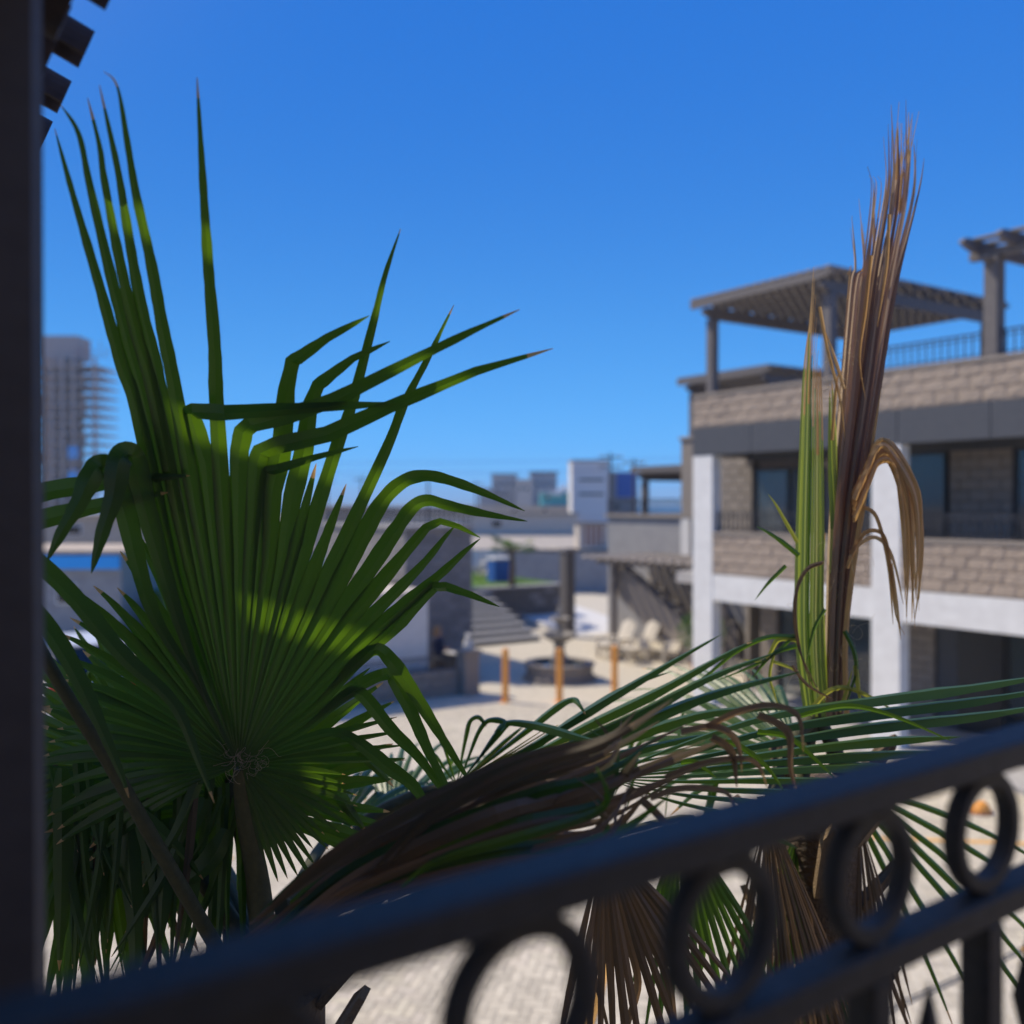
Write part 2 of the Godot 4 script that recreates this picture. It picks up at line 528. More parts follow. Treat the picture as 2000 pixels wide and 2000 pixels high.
# A fan leaf laid out by rule: hub, main direction, facing, spread, number of segments.
func fan(palm: Node3D, hub: Vector3, dir: Vector3, face: Vector3, spread: float, n: int, length: float, droop: float, mats: Array, crown: Vector3, wmax := 0.034, bend_share := 0.25, petiole_mat: Material = null, called := "frond", r_stalk := 0.016) -> Node3D:
	var base := palm.position
	var fr := Node3D.new()
	fr.name = called
	palm.add_child(fr, true)
	face = (face - dir * face.dot(dir)).normalized()
	var side := dir.cross(face).normalized()
	var gap := spread / n
	for i in n:
		var a := (float(i) + 0.5) / n - 0.5
		var d := (dir * cos(a * spread) + side * sin(a * spread)).normalized()
		d = (d + face * 0.18 * cos(a * spread * 0.5) * rng.randf_range(0.5, 1.2)).normalized()
		var l := length * (0.72 + 0.28 * cos(a * PI)) * rng.randf_range(0.88, 1.08)
		var ctrl: Array = []
		var p := hub + d * 0.02
		ctrl.append(p)
		var heading := d
		var bent := rng.randf() < bend_share
		var at := rng.randf_range(0.55, 0.78)
		for k in 6:
			var f := float(k + 1) / 6.0
			if f > 0.4:
				heading = (heading + Vector3.DOWN * droop * rng.randf_range(0.6, 1.4) * (f - 0.3)).normalized()
			if bent and f > at:
				heading = (heading * 0.25 + Vector3.DOWN * rng.randf_range(0.5, 1.0) + side * rng.randf_range(-0.5, 0.5)).normalized()
				bent = false
			p += heading * l / 6.0
			ctrl.append(p)
		segment(fr, base, ctrl, gap, wmax * rng.randf_range(0.85, 1.1), mats[rng.randi() % mats.size()], face, rng.randf_range(0.42, 0.6), 0.28, rng.randf_range(0.0, 0.1))
	if petiole_mat:
		var mid := (hub + crown) * 0.5 + Vector3.UP * 0.04
		stalk(fr, base, [crown, mid, hub, hub + dir * 0.06], r_stalk * 1.5, r_stalk * 0.6, petiole_mat)
	return fr

func trunk_of(palm: Node3D, top: float, r0: float, r1: float, lean: Vector3) -> void:
	var st := begin()
	var pts: Array = []
	var rad: Array = []
	for i in 13:
		var f := i / 12.0
		pts.append(Vector3(0, top * f, 0) + lean * f * f)
		rad.append(lerpf(r0, r1, f) * (1.25 if i == 0 else 1.0))
	tube(st, pts, rad, 14)
	done(st, "trunk", M.trunk, palm)
	# criss-cross stubs of old leaf bases
	var stub := begin()
	slab_poly(stub, [Vector3(-0.035, 0, 0), Vector3(0.035, 0, 0), Vector3(0.022, 0.16, 0.05), Vector3(0.0, 0.19, 0.065), Vector3(-0.022, 0.16, 0.05)], Vector3(0, -0.006, 0.02))
	var sm := stub.commit()
	var count := int(top * 26)
	for i in count:
		var f := (i + 0.5) / count
		var a := i * 2.39996
		var c := Vector3(0, top * f, 0) + lean * f * f
		var r := lerpf(r0, r1, f)
		var b := Basis(Vector3.UP, a) * Basis(Vector3.FORWARD, rng.randf_range(-0.35, 0.35)) * Basis(Vector3.RIGHT, rng.randf_range(0.05, 0.4))
		put("leaf_base", sm, M.boot if rng.randf() < 0.6 else M.trunk, palm, Transform3D(b.scaled(Vector3.ONE * rng.randf_range(0.8, 1.25)), c + Vector3(sin(a), 0, cos(a)) * r * 0.92))

# ---------------------------------------------------------------- the two palms
func path_at(list: Array, d: float) -> Array:
	var out: Array = []
	for p: Array in list:
		out.append(sight(p[0], p[1], d + (p[2] if p.size() > 2 else 0.0)))
	return out

func tilted(list: Array, d: float) -> Array:
	# the big leaf leans towards the balcony: the higher, the nearer
	var out: Array = []
	for p: Array in list:
		out.append(sight(p[0], p[1], d + (p[2] if p.size() > 2 else 0.0) + 0.000372 * (p[1] - 1500.0) + 0.000213 * (p[0] - 465.0)))
	return out

func left_palm() -> void:
	var crown := Vector3(-0.56, 3.42, -2.2)
	var base := Vector3(-0.62, 0.0, -2.35)
	var palm := thing("fan_palm", "dark green fan palm with wide pleated leaf rising beside the balcony post", "palm tree", base, 0.0)
	trunk_of(palm, 3.4, 0.17, 0.13, crown - base - Vector3(0, 3.42, 0))
	var D := 2.0
	var fr := Node3D.new()
	fr.name = "frond"
	palm.add_child(fr, true)
	var hub := [465.0, 1496.0]
	var toward := Vector3(0.19, -0.33, 0.92).normalized()
	# segments of the big leaf, hub to tip (u, v, depth added)
	var segs := [
		[[268, 800], [239, 716], [199, 571], [145, 383], [110, 254, 0.05]],
		[[286, 800], [254, 680], [217, 535], [177, 361], [156, 263], [121, 207, 0.05]],
		[[301, 770], [268, 654], [235, 509], [206, 354], [197, 288], [174, 194, 0.04]],
		[[319, 788], [301, 698], [275, 589], [250, 444], [232, 332], [197, 169]],
		[[344, 770], [319, 643], [297, 517], [268, 383], [250, 274], [232, 172], [206, 143]],
		[[424, 800], [420, 680], [409, 535], [402, 426], [395, 303], [387, 154]],
		[[651, 893], [685, 797], [728, 637], [752, 540], [783, 448]],
		[[751, 885], [789, 790], [835, 702], [865, 640], [887, 596]],
	]
	# folded and drooping ones
	var bent := [
		[[402, 903], [384, 845], [372, 806], [380, 803, -0.02], [440, 806, -0.05], [560, 799, -0.07], [690, 792, -0.09], [800, 787, -0.1]],
		[[466, 950], [468, 880], [476, 842], [492, 828, -0.02], [560, 812, -0.05], [650, 783, -0.08], [820, 697, -0.12], [920, 648, -0.14], [1015, 605, -0.16]],
		[[500, 950], [504, 900], [510, 882], [540, 870, -0.02], [640, 848, -0.06], [760, 795, -0.1], [930, 725, -0.14], [1080, 681, -0.17]],
		[[512, 990], [514, 945], [520, 920], [545, 915, -0.02], [620, 892, -0.04], [700, 872, -0.06]],
		[[532, 960], [551, 870], [560, 760], [572, 706], [594, 692, -0.02], [640, 660, -0.03], [722, 617, -0.04]],
		[[572, 970], [594, 880], [606, 790], [622, 752], [650, 730, -0.02], [690, 700, -0.03], [762, 667, -0.04]],
		[[647, 1173], [693, 1077], [743, 985], [785, 942], [828, 929, -0.02], [875, 937, -0.03], [944, 962, -0.04], [1025, 998, -0.05]],
		[[666, 1203], [724, 1108], [776, 1030], [806, 990], [835, 977, -0.02], [872, 986, -0.03], [945, 1003, -0.05], [1030, 1018, -0.07]],
		[[728, 1157], [793, 1077], [833, 1030], [860, 1018, -0.01], [895, 1028, -0.02], [938, 1050, -0.03]],
		[[743, 1192], [820, 1108], [868, 1050], [890, 1026, -0.01]],
		[[724, 1234], [781, 1188], [858, 1123], [910, 1075], [938, 1052]],
		[[700, 1262], [762, 1232], [820, 1172], [846, 1146], [872, 1146, -0.03], [920, 1162, -0.06], [975, 1185, -0.09]],
		[[640, 1340], [700, 1290], [735, 1268], [765, 1292, -0.03], [803, 1346, -0.05], [852, 1424, -0.08], [925, 1540, -0.11]],
		[[630, 1385], [700, 1340], [748, 1318], [768, 1326, -0.02], [800, 1385, -0.05], [845, 1486, -0.08], [900, 1590, -0.1]],
		[[620, 1410], [670, 1362], [705, 1356], [762, 1424, -0.04], [824, 1488, -0.06], [892, 1588, -0.09]],
		[[590, 1450], [650, 1430], [700, 1452], [760, 1500, -0.04], [810, 1540, -0.06], [850, 1610, -0.08]],
	]
	var every: Array = []
	for i in segs.size():
		every.append([segs[i], 0.033, false, 0.40, rng.randf_range(0.01, 0.03)])
	for i in bent.size():
		every.append([bent[i], [0.036, 0.034, 0.034, 0.03, 0.044, 0.042, 0.036, 0.036, 0.034, 0.032, 0.036, 0.038, 0.032, 0.03, 0.03, 0.04][i], i < 6 or i in [8, 11], 0.6, 0.04 if i in [1, 2] else 0.0])
	every.sort_custom(func(a: Array, b: Array) -> bool: return atan2(a[0][0][0] - hub[0], hub[1] - a[0][0][1]) < atan2(b[0][0][0] - hub[0], hub[1] - b[0][0][1]))
	var slots := [-18.4, -16.1, -13.8, -11.5, -9.1, -6.2, -3.3, 0.0, 3.2, 5.8, 8.6, 12.0, 17.0, 25.0, 29.0, 33.2, 37.2, 41.2, 44.8, 48.6, 52.6, 57.0, 61.5, 66.5]
	for i in every.size():
		every[i].append(slots[i])
	for extra: Array in [[14.5, 610.0], [21.0, 590.0]]:
		var e := deg_to_rad(extra[0])
		every.append([[[hub[0] + sin(e) * 500.0, hub[1] - cos(e) * 500.0], [hub[0] + sin(e) * extra[1], hub[1] - cos(e) * extra[1]]], 0.034, false, 0.6, 0.06, extra[0]])
	every.sort_custom(func(a: Array, b: Array) -> bool: return a[5] < b[5])
	for i in every.size():
		var a := deg_to_rad(every[i][5])
		var before: float = every[maxi(i - 1, 0)][5]
		var after: float = every[mini(i + 1, every.size() - 1)][5]
		var gap := deg_to_rad((after - before) * (0.5 if i > 0 and i < every.size() - 1 else 1.0))
		var path: Array = every[i][0]
		var r0 := Vector2(path[0][0] - hub[0], path[0][1] - hub[1]).length()
		var ctrl: Array = [hub]
		for r: float in ([150.0, 300.0, 400.0] if r0 > 450.0 else [r0 * 0.45, r0 * 0.85]):
			ctrl.append([hub[0] + sin(a) * r, hub[1] - cos(a) * r, 0.0])
		ctrl.append_array(path if r0 > 450.0 else path.slice(1))
		segment(fr, base, tilted(ctrl, D + 0.002 * (i % 2)), gap * 1.02, every[i][1], M.leaf[i % 4], toward, every[i][3], 0.15, every[i][4], "leaf_segment", every[i][2])
	# the rest of the fan: lower right, and the dark left half
	for k in 20:
		var a := deg_to_rad(70.0 + k * 5.0)
		var l := rng.randf_range(200, 270) if k > 3 else 330.0
		var ctrl: Array = [hub]
		for f: float in [0.35, 0.7, 1.0]:
			ctrl.append([hub[0] + sin(a) * l * f, hub[1] - cos(a) * l * f + 18.0 * f * f, 0.02 * f])
		segment(fr, base, tilted(ctrl, D + 0.002 * (k % 2)), 0.088, 0.024, M.leaf[k % 4], toward, 0.4, 0.25, 0.05)
	for k in 22:
		var a := deg_to_rad(-21.3 - k * 4.4)
		var l := rng.randf_range(470, 570) - k * 9.0
		var ctrl: Array = [hub]
		for f: float in [0.3, 0.6, 0.85, 1.0]:
			ctrl.append([hub[0] + sin(a) * l * f, hub[1] - cos(a) * l * f + 60.0 * f * f * f, 0.05 * f * f])
		segment(fr, base, tilted(ctrl, D + 0.002 * (k % 2)), 0.0775, 0.034, M.leaf[k % 4], toward, 0.55, 0.25, 0.05)
	# two broken segments that fold down to the left
	for s: Array in [[[345, 1200], [290, 1010], [262, 900], [248, 884, -0.02], [232, 905, -0.04], [222, 970, -0.06], [200, 1040, -0.08], [178, 1120, -0.1]],
			[[300, 1200], [245, 1000], [215, 915], [195, 908, -0.03], [178, 930, -0.05], [155, 980, -0.07], [120, 1040, -0.09], [92, 1095, -0.1]]]:
		var ctrl: Array = [hub, [400, 1360]]
		ctrl.append_array(s)
		segment(fr, base, tilted(ctrl, D - 0.02), 0.06, 0.046, M.leaf[1], toward, 0.75, 0.2, 0.0)
	stalk(fr, base, [crown + Vector3(0.02, 0.0, 0.08), sight(505, 1740, 2.12), sight(478, 1600, 2.06), sight(466, 1500, 2.01)], 0.034, 0.013, M.petiole)
	var fuzz: Array = []
	for k in 12:
		fuzz.append(sight(465 + rng.randf_range(-10, 30), 1490 + rng.randf_range(-40, 10), D - 0.01))
	threads(fr, base, fuzz, 40, 0.02, 0.07)
	# a leaf that pokes in from behind the post
	var fr2 := Node3D.new()
	fr2.name = "frond"
	palm.add_child(fr2, true)
	for s: Array in [[[20, 985], [97, 958], [225, 940], [300, 933], [372, 929]], [[10, 1040], [97, 1010], [204, 985], [290, 968], [328, 962]],
			[[30, 1060], [97, 1118], [152, 1175], [245, 1285], [337, 1372], [384, 1480], [417, 1570]], [[20, 1140], [97, 1230], [160, 1340], [230, 1500], [250, 1560]]]:
		segment(fr2, base, path_at(s, 1.75), 0.6, 0.036, M.leaf[rng.randi() % 4], toward, 0.35, 0.22, 0.05)
	stalk(fr2, base, [crown + Vector3(-0.05, 0.0, 0.05), sight(326, 1690, 1.95), sight(217, 1500, 1.85), sight(90, 1290, 1.78), sight(-20, 1060, 1.75)], 0.017, 0.010, M.petiole)
	# leaves behind and below; the first is added to darken the big leaf
	fan(palm, sight(452, 1565, 2.22), Vector3(-0.12, 0.98, -0.02).normalized(), Vector3(0.1, -0.1, 1), 4.2, 40, 0.46, 0.06, M.leaf, crown, 0.036, 0.1, M.petiole)
	fan(palm, sight(300, 1520, 2.45), Vector3(-0.95, 0.15, -0.1).normalized(), Vector3(0.2, 0.3, 1), 2.2, 26, 0.55, 0.12, M.leaf, crown, 0.036, 0.2, M.petiole)
	fan(palm, sight(190, 1500, 2.25), Vector3(-0.5, -0.8, 0.0).normalized(), Vector3(0.3, 0.2, 1), 2.3, 24, 0.62, 0.2, M.leaf, crown, 0.034, 0.1, M.petiole)
	fan(palm, sight(400, 1640, 2.75), Vector3(-0.35, -0.05, -0.9).normalized(), Vector3(0.1, 0.9, 0.4), 2.4, 26, 0.6, 0.25, M.leaf, crown, 0.034, 0.2, M.petiole)
	fan(palm, sight(640, 1640, 2.7), Vector3(0.7, -0.1, -0.5).normalized(), Vector3(0.1, 0.9, 0.4), 2.2, 24, 0.55, 0.35, M.leaf, crown, 0.028, 0.2, M.petiole)
	# hanging skirt on the left
	for s: Array in [[[150, 1480], [160, 1640], [150, 1800], [140, 1950]], [[190, 1480], [205, 1640], [210, 1800], [200, 1960]], [[120, 1500], [120, 1700], [112, 1900]], [[250, 1540], [252, 1680], [262, 1820], [258, 1950]],
			[[225, 1500], [190, 1660], [178, 1780], [172, 1900]], [[300, 1560], [285, 1700], [262, 1800]], [[330, 1600], [320, 1700], [310, 1850]], [[350, 1600], [370, 1720], [352, 1860]], [[270, 1600], [300, 1720], [305, 1860]],
			[[240, 1560], [330, 1640], [395, 1720]], [[420, 1600], [330, 1690], [255, 1760]], [[400, 1560], [360, 1640], [270, 1690]], [[440, 1620], [400, 1690], [300, 1760], [240, 1830]]]:
		segment(fr2, base, path_at(s, 2.1 + rng.randf_range(-0.1, 0.15)), 0.6, rng.randf_range(0.02, 0.05), M.leaf[rng.randi() % 4], toward, 0.45, 0.22, 0.06)
	for k in 84:
		var u := rng.randf_range(90, 470)
		var v := rng.randf_range(1470, 1640)
		var lean := rng.randf_range(-60, 90) if u < 330 else rng.randf_range(-160, 30)
		var l := rng.randf_range(160, 420)
		segment(fr2, base, path_at([[u, v], [u + lean * 0.3, v + l * 0.4], [u + lean * 0.7, v + l * 0.75], [u + lean, v + l]], 2.15 + rng.randf_range(-0.15, 0.3)), 0.6, rng.randf_range(0.008, 0.030), M.leaf[rng.randi() % 4] if rng.randf() < 0.9 else M.leaf_dead[2], toward, 0.35, 0.3, 0.06)
	stalk(fr2, base, [crown + Vector3(-0.08, 0.03, -0.02), sight(442, 1782, 2.25), sight(391, 1691, 2.3), sight(308, 1532, 2.42), sight(300, 1520, 2.45)], 0.024, 0.014, M.petiole)

	# the sunlit leaf that spreads to the right
	var fr3 := Node3D.new()
	fr3.name = "frond"
	tag(fr3, "sunlit leaf spreading to the right with yellow green ribs")
	palm.add_child(fr3, true)
	var up := Vector3(-0.25, 0.75, 0.6).normalized()
	var right := [
		[[[1050, 1452], [1198, 1362], [1304, 1300], [1408, 1240]], 0.034], [[[1040, 1462], [1074, 1440], [1210, 1350], [1312, 1312]], 0.030],
		[[[1050, 1470], [1148, 1420], [1288, 1352], [1431, 1272], [1470, 1254]], 0.036], [[[1060, 1476], [1151, 1440], [1266, 1388], [1380, 1328], [1515, 1275]], 0.034],
		[[[1060, 1490], [1117, 1476], [1304, 1392], [1420, 1350], [1565, 1312]], 0.040], [[[1060, 1500], [1180, 1462], [1302, 1418], [1405, 1392], [1560, 1382]], 0.036],
		[[[1060, 1508], [1200, 1478], [1330, 1448], [1440, 1425]], 0.034], [[[1060, 1518], [1180, 1500], [1300, 1480]], 0.032], [[[1040, 1532], [1160, 1525], [1260, 1512]], 0.032],
		[[[960, 1482], [1040, 1420], [1095, 1378], [1120, 1368], [1132, 1378, -0.03], [1144, 1396, -0.05]], 0.034],
		[[[930, 1490], [965, 1440], [988, 1414], [1043, 1418, -0.05], [1117, 1438, -0.1], [1198, 1460, -0.14]], 0.032],
		[[[900, 1490], [910, 1440], [918, 1410], [935, 1402, -0.02], [950, 1420, -0.03]], 0.028], [[[915, 1480], [935, 1430], [955, 1408], [985, 1412, -0.02], [965, 1430, -0.05]], 0.026],
		[[[925, 1495], [958, 1455], [990, 1420], [1010, 1408]], 0.022], [[[940, 1490], [985, 1450], [1020, 1420]], 0.022], [[[880, 1500], [868, 1460], [862, 1448], [872, 1470, -0.02]], 0.026],
		[[[870, 1505], [848, 1475], [838, 1480, -0.02]], 0.024], [[[865, 1530], [840, 1520]], 0.02], [[[868, 1555], [845, 1575]], 0.02], [[[880, 1565], [870, 1600]], 0.02], [[[900, 1565], [905, 1605]], 0.02], [[[915, 1560], [940, 1590]], 0.022], [[[930, 1552], [970, 1572]], 0.022],
	]
	for i in right.size():
		var ctrl: Array = [[892, 1537]]
		ctrl.append_array(right[i][0])
		segment(fr3, base, path_at(ctrl, 2.55 + 0.015 * (i % 3)), 0.075, right[i][1], M.leaf[i % 3], up, 0.62 if right[i][0].size() > 4 else 0.5, 0.3, 0.02)
	stalk(fr3, base, [crown + Vector3(0.1, 0.0, -0.05), sight(690, 1640, 2.45), sight(800, 1560, 2.52), sight(905, 1534, 2.54)], 0.024, 0.014, M.petiole)
	var ribs := begin()
	for k in 14:
		var e := sight(890 + rng.randf_range(120, 260), 1537 - rng.randf_range(30, 150), 2.5)
		tube(ribs, [sight(892, 1537, 2.53) - base, (sight(892, 1537, 2.52) + e) * 0.5 - base, e - base], [0.004, 0.0028, 0.001], 5, false)
	done(ribs, "leaf_rib", M.leaf_yellow, fr3)
	# the far one that reaches out of the picture on the right
	var fr4 := Node3D.new()
	fr4.name = "frond"
	tag(fr4, "long sunlit segments reaching right over the railing")
	palm.add_child(fr4, true)
	for s: Array in [[[1300, 1468], [1500, 1402], [1700, 1372], [1900, 1345], [2060, 1318]], [[1320, 1480], [1500, 1430], [1700, 1398], [1900, 1372], [2060, 1345]], [[1320, 1490], [1500, 1455], [1700, 1424], [1900, 1402], [2060, 1376]],
			[[1330, 1500], [1500, 1475], [1700, 1452], [1880, 1440]], [[1330, 1508], [1500, 1492], [1700, 1478], [1860, 1470]], [[1330, 1518], [1500, 1508], [1700, 1500], [1840, 1505]], [[1320, 1528], [1500, 1526], [1680, 1530]], [[1320, 1540], [1500, 1548], [1640, 1560]],
			[[1320, 1552], [1480, 1570], [1600, 1600]], [[1300, 1562], [1440, 1600], [1560, 1660]]]:
		var ctrl: Array = [[1180, 1520]]
		ctrl.append_array(s)
		segment(fr4, base, path_at(ctrl, 2.3 + rng.randf_range(-0.02, 0.02)), 0.05, 0.036, M.leaf[rng.randi() % 3], Vector3(0.1, 0.85, 0.5).normalized(), 0.75, 0.3, 0.02)
	for s: Array in [[[1560, 1400], [1640, 1380], [1700, 1385], [1770, 1408], [1860, 1448]], [[1480, 1430], [1540, 1440], [1590, 1480], [1640, 1530]], [[1400, 1450], [1440, 1455], [1500, 1500], [1540, 1560]], [[1330, 1490], [1360, 1490], [1400, 1520]]]:
		segment(fr4, base, path_at(s, 2.22), 0.6, 0.014, M.leaf[0], toward, 0.3, 0.2, 0.0)
	stalk(fr4, base, [crown + Vector3(0.12, 0.02, 0.0), sight(800, 1690, 2.28), sight(1000, 1590, 2.3), sight(1190, 1519, 2.3)], 0.022, 0.013, M.petiole)
	fan(palm, sight(760, 1600, 3.0), Vector3(0.55, 0.1, -0.6).normalized(), Vector3(0.0, 0.95, 0.3), 2.4, 24, 0.55, 0.3, M.leaf, crown, 0.022, 0.2, M.petiole)

	fan(palm, sight(1180, 1640, 2.15), Vector3(0.25, -0.95, 0.05).normalized(), Vector3(0.0, 0.3, 0.9), 1.1, 16, 0.62, 0.12, M.leaf_dead, crown, 0.018, 0.15, M.petiole, "dead_frond", 0.01)
	fan(palm, sight(1330, 1600, 2.4), Vector3(0.1, -0.98, 0.05).normalized(), Vector3(0.0, 0.3, 0.9), 1.0, 14, 0.6, 0.12, M.leaf, crown, 0.018, 0.15, M.petiole, "frond", 0.01)
	# big dead leaf slumped along the railing
	var fr5 := Node3D.new()
	fr5.name = "dead_frond"
	tag(fr5, "withered brown leaf slumped along the railing")
	palm.add_child(fr5, true)
	for k in 34:
		var f := k / 33.0
		var mid_v := lerpf(1500, 1690, f) + rng.randf_range(-16, 16)
		var end_u := rng.randf_range(1180, 1470) - 200 * absf(f - 0.35)
		var end_v := lerpf(1385, 1570, f) + rng.randf_range(-22, 22)
		var from_u := 470.0 + rng.randf_range(0, 90) if k % 3 > 0 else rng.randf_range(600, 800)
		var from_v := 1800.0 + 60 * f if k % 3 > 0 else lerpf(1690, 1760, f)
		var ctrl := path_at([[from_u, from_v], [lerpf(from_u, 1000, 0.35), lerpf(from_v, mid_v, 0.45) - 8], [1000 + rng.randf_range(-40, 40), mid_v, rng.randf_range(-0.04, 0.04)], [1180, lerpf(1440, 1655, f) + rng.randf_range(-12, 12), rng.randf_range(-0.05, 0.05)], [end_u, end_v, rng.randf_range(-0.06, 0.06)]], 1.5 + rng.randf_range(-0.12, 0.12))
		segment(fr5, base, ctrl, 0.12, rng.randf_range(0.011, 0.026), M.leaf_dead[rng.randi() % 4] if rng.randf() < 0.8 else M.leaf[rng.randi() % 4], Vector3(0.1 + rng.randf_range(-0.25, 0.25), 0.45, 0.83).normalized(), 0.6, 0.2, 0.18 if f < 0.5 and k % 2 == 0 else 0.0)
	for s: Array in [[[1380, 1420], [1450, 1388], [1510, 1378], [1560, 1400], [1570, 1470]], [[1330, 1430], [1400, 1420], [1440, 1450], [1450, 1510]], [[1390, 1440], [1430, 1470], [1440, 1540]], [[1300, 1520], [1380, 1490], [1470, 1486], [1500, 1540]], [[1270, 1560], [1340, 1540], [1420, 1550], [1440, 1600]], [[1240, 1540], [1180, 1600], [1150, 1640]],
			[[1480, 1396], [1540, 1430], [1545, 1500], [1560, 1560]], [[1250, 1560], [1300, 1610], [1310, 1660]]]:
		segment(fr5, base, path_at(s, 1.5), 0.6, 0.013, M.leaf_dead[rng.randi() % 4], toward, 0.4, 0.3, 0.15)
	stalk(fr5, base, [crown + Vector3(0.04, 0.05, 0.1), sight(560, 1790, 1.9), sight(545, 1772, 1.52)], 0.022, 0.014, M.petiole)

func right_palm() -> void:
	var crown := sight(1590, 1400, 2.65)
	var base := Vector3(crown.x + 0.05, 0.0, crown.z - 0.08)
	var palm := thing("fan_palm", "fan palm with tall unopened brown and green spear leaf above the railing", "palm tree", base, 0.0)
	trunk_of(palm, 3.72, 0.17, 0.12, Vector3(-0.04, 0, 0.06))
	var toward := Vector3(0.1, 0.0, 1.0).normalized()
	var D := 2.65
	# green spear
	var a := Node3D.new()
	a.name = "spear_leaf"
	tag(a, "green folded spear leaf with frayed tip")
	palm.add_child(a, true)
	for k in 10:
		var f := k / 9.0
		var top := lerpf(486, 760, absf(f - 0.3) * 1.4) + rng.randf_range(0, 50)
		var u0 := lerpf(1568, 1604, f)
		var ctrl := path_at([[u0 + 8, 1400], [lerpf(1558, 1606, f), 1250], [lerpf(1558, 1608, f), 1050], [lerpf(1564, 1606, f), 860], [lerpf(1570, 1602, f), 720], [lerpf(1584, 1602, f), top]], D + 0.03 * sin(k * 2.1))
		segment(a, base, ctrl, 0.8, rng.randf_range(0.007, 0.014), M.spear_green[k % 3] if k != 4 else M.leaf[0], toward + Vector3(0.8 * sin(k * 1.7), 0, 0), 0.35, 0.42, 0.16 if k % 2 == 0 else 0.3)
	for s: Array in [[[1632, 1180], [1628, 1020], [1622, 900], [1620, 760]], [[1626, 1120], [1630, 960], [1628, 820], [1624, 745]], [[1612, 1350], [1604, 1200], [1606, 1100], [1612, 1040]]]:
		segment(a, base, path_at(s, D + 0.02), 0.8, 0.020, M.spear_green[rng.randi() % 3], toward, 0.5, 0.35, 0.05)
	# brown spear
	var b := Node3D.new()
	b.name = "spear_leaf"
	tag(b, "brown dried spear leaf split into strips at the top")
	palm.add_child(b, true)
	for k in 30:
		var f := k / 29.0
		var top_v := lerpf(470, 195, clampf(f * 1.7, 0, 1)) + rng.randf_range(-15, 70) + (90 if f > 0.9 else 0)
		var lean := lerpf(1660, 1792, f) + rng.randf_range(-8, 8)
		var ctrl := path_at([[lerpf(1612, 1642, f), 1405], [lerpf(1616, 1652, f), 1200], [lerpf(1622, 1676, f), 1000], [lerpf(1640, 1712, f), 780], [lerpf(1656, 1748, f), 560], [lerpf(lean, 1735, 0.1), 380 if top_v < 360 else 520], [lean + rng.randf_range(-6, 6), top_v]], D + 0.05 + 0.04 * sin(k * 1.9))
		segment(b, base, ctrl, 0.9, rng.randf_range(0.008, 0.021), M.spear_brown[rng.randi() % 4], toward + Vector3(0.8 * sin(k * 2.3), 0, 0), 0.58, 0.4, 0.1 if k % 3 == 0 else 0.0)
	segment(b, base, path_at([[1655, 1400], [1652, 1250], [1668, 1100], [1690, 960], [1720, 760]], D - 0.01), 0.9, 0.016, M.leaf_dry[0], toward, 0.6, 0.3, 0.0)
	for s: Array in [[[1700, 500], [1690, 600], [1678, 700], [1690, 780]], [[1735, 420], [1730, 520], [1712, 640]], [[1600, 600], [1615, 680], [1640, 780], [1650, 860]], [[1648, 760], [1630, 700], [1608, 640]], [[1625, 860], [1632, 760], [1640, 720]]]:
		segment(b, base, path_at(s, D - 0.02), 0.9, 0.010, M.leaf_dry[rng.randi() % 3], toward, 0.4, 0.3, 0.0)
	var tops: Array = []
	for k in 10:
		tops.append(sight(1640 + rng.randf_range(-30, 40), 700 + rng.randf_range(-60, 80), D))
	for k in 8:
		segment(b, base, path_at([[1735 + k * 4, 420], [1744 + k * 4, 320], [1750 + k * 5 + rng.randf_range(-8, 8), 190 + rng.randf_range(0, 60)]], D + rng.randf_range(0.0, 0.08)), 0.9, 0.005, M.leaf_dry[k % 3], toward, 0.2, 0.3, 0.0)
	threads(b, base, tops.slice(0, 10), 30, 0.012, 0.07, 0.0005)
	# hanging dry leaf tips on the right side
	var c := Node3D.new()
	c.name = "dry_leaf"
	tag(c, "tan withered leaf drooping from the brown spear")
	palm.add_child(c, true)
	for k in 16:
		var f := k / 15.0
		var ctrl := path_at([[1668, 1020 - 60 * (1 - f)], [1694, 905 + 50 * f], [1715, 862 + 45 * f], [1742 + 6 * sin(k), 872 + 40 * f], [lerpf(1795, 1758, f), 960 + 30 * f], [lerpf(1802, 1768, f) + rng.randf_range(-5, 5), 1080], [lerpf(1796, 1770, f) + rng.randf_range(-8, 8), 1150 + rng.randf_range(0, 80)]], D - 0.03 + 0.03 * sin(k * 1.3))
		segment(c, base, ctrl, 0.9, rng.randf_range(0.008, 0.017), M.leaf_dry[k % 3], toward, 0.35, 0.3, 0.0)
	for s: Array in [[[1662, 1080], [1690, 1040], [1725, 1045], [1740, 1110], [1750, 1200], [1768, 1240]], [[1660, 1090], [1680, 1062], [1712, 1050], [1742, 1085], [1765, 1180]], [[1685, 990], [1712, 1010], [1735, 1100], [1745, 1220]], [[1655, 1110], [1672, 1066], [1700, 1032]], [[1740, 1100], [1752, 1180], [1760, 1250]]]:
		segment(c, base, path_at(s, D - 0.02), 0.9, 0.011, M.leaf_dry[rng.randi() % 3], toward, 0.4, 0.3, 0.0)
	# strands round the foot of the spear
	var e := Node3D.new()
	e.name = "frond"
	tag(e, "yellowing young segments curling round the foot of the spear")
	palm.add_child(e, true)
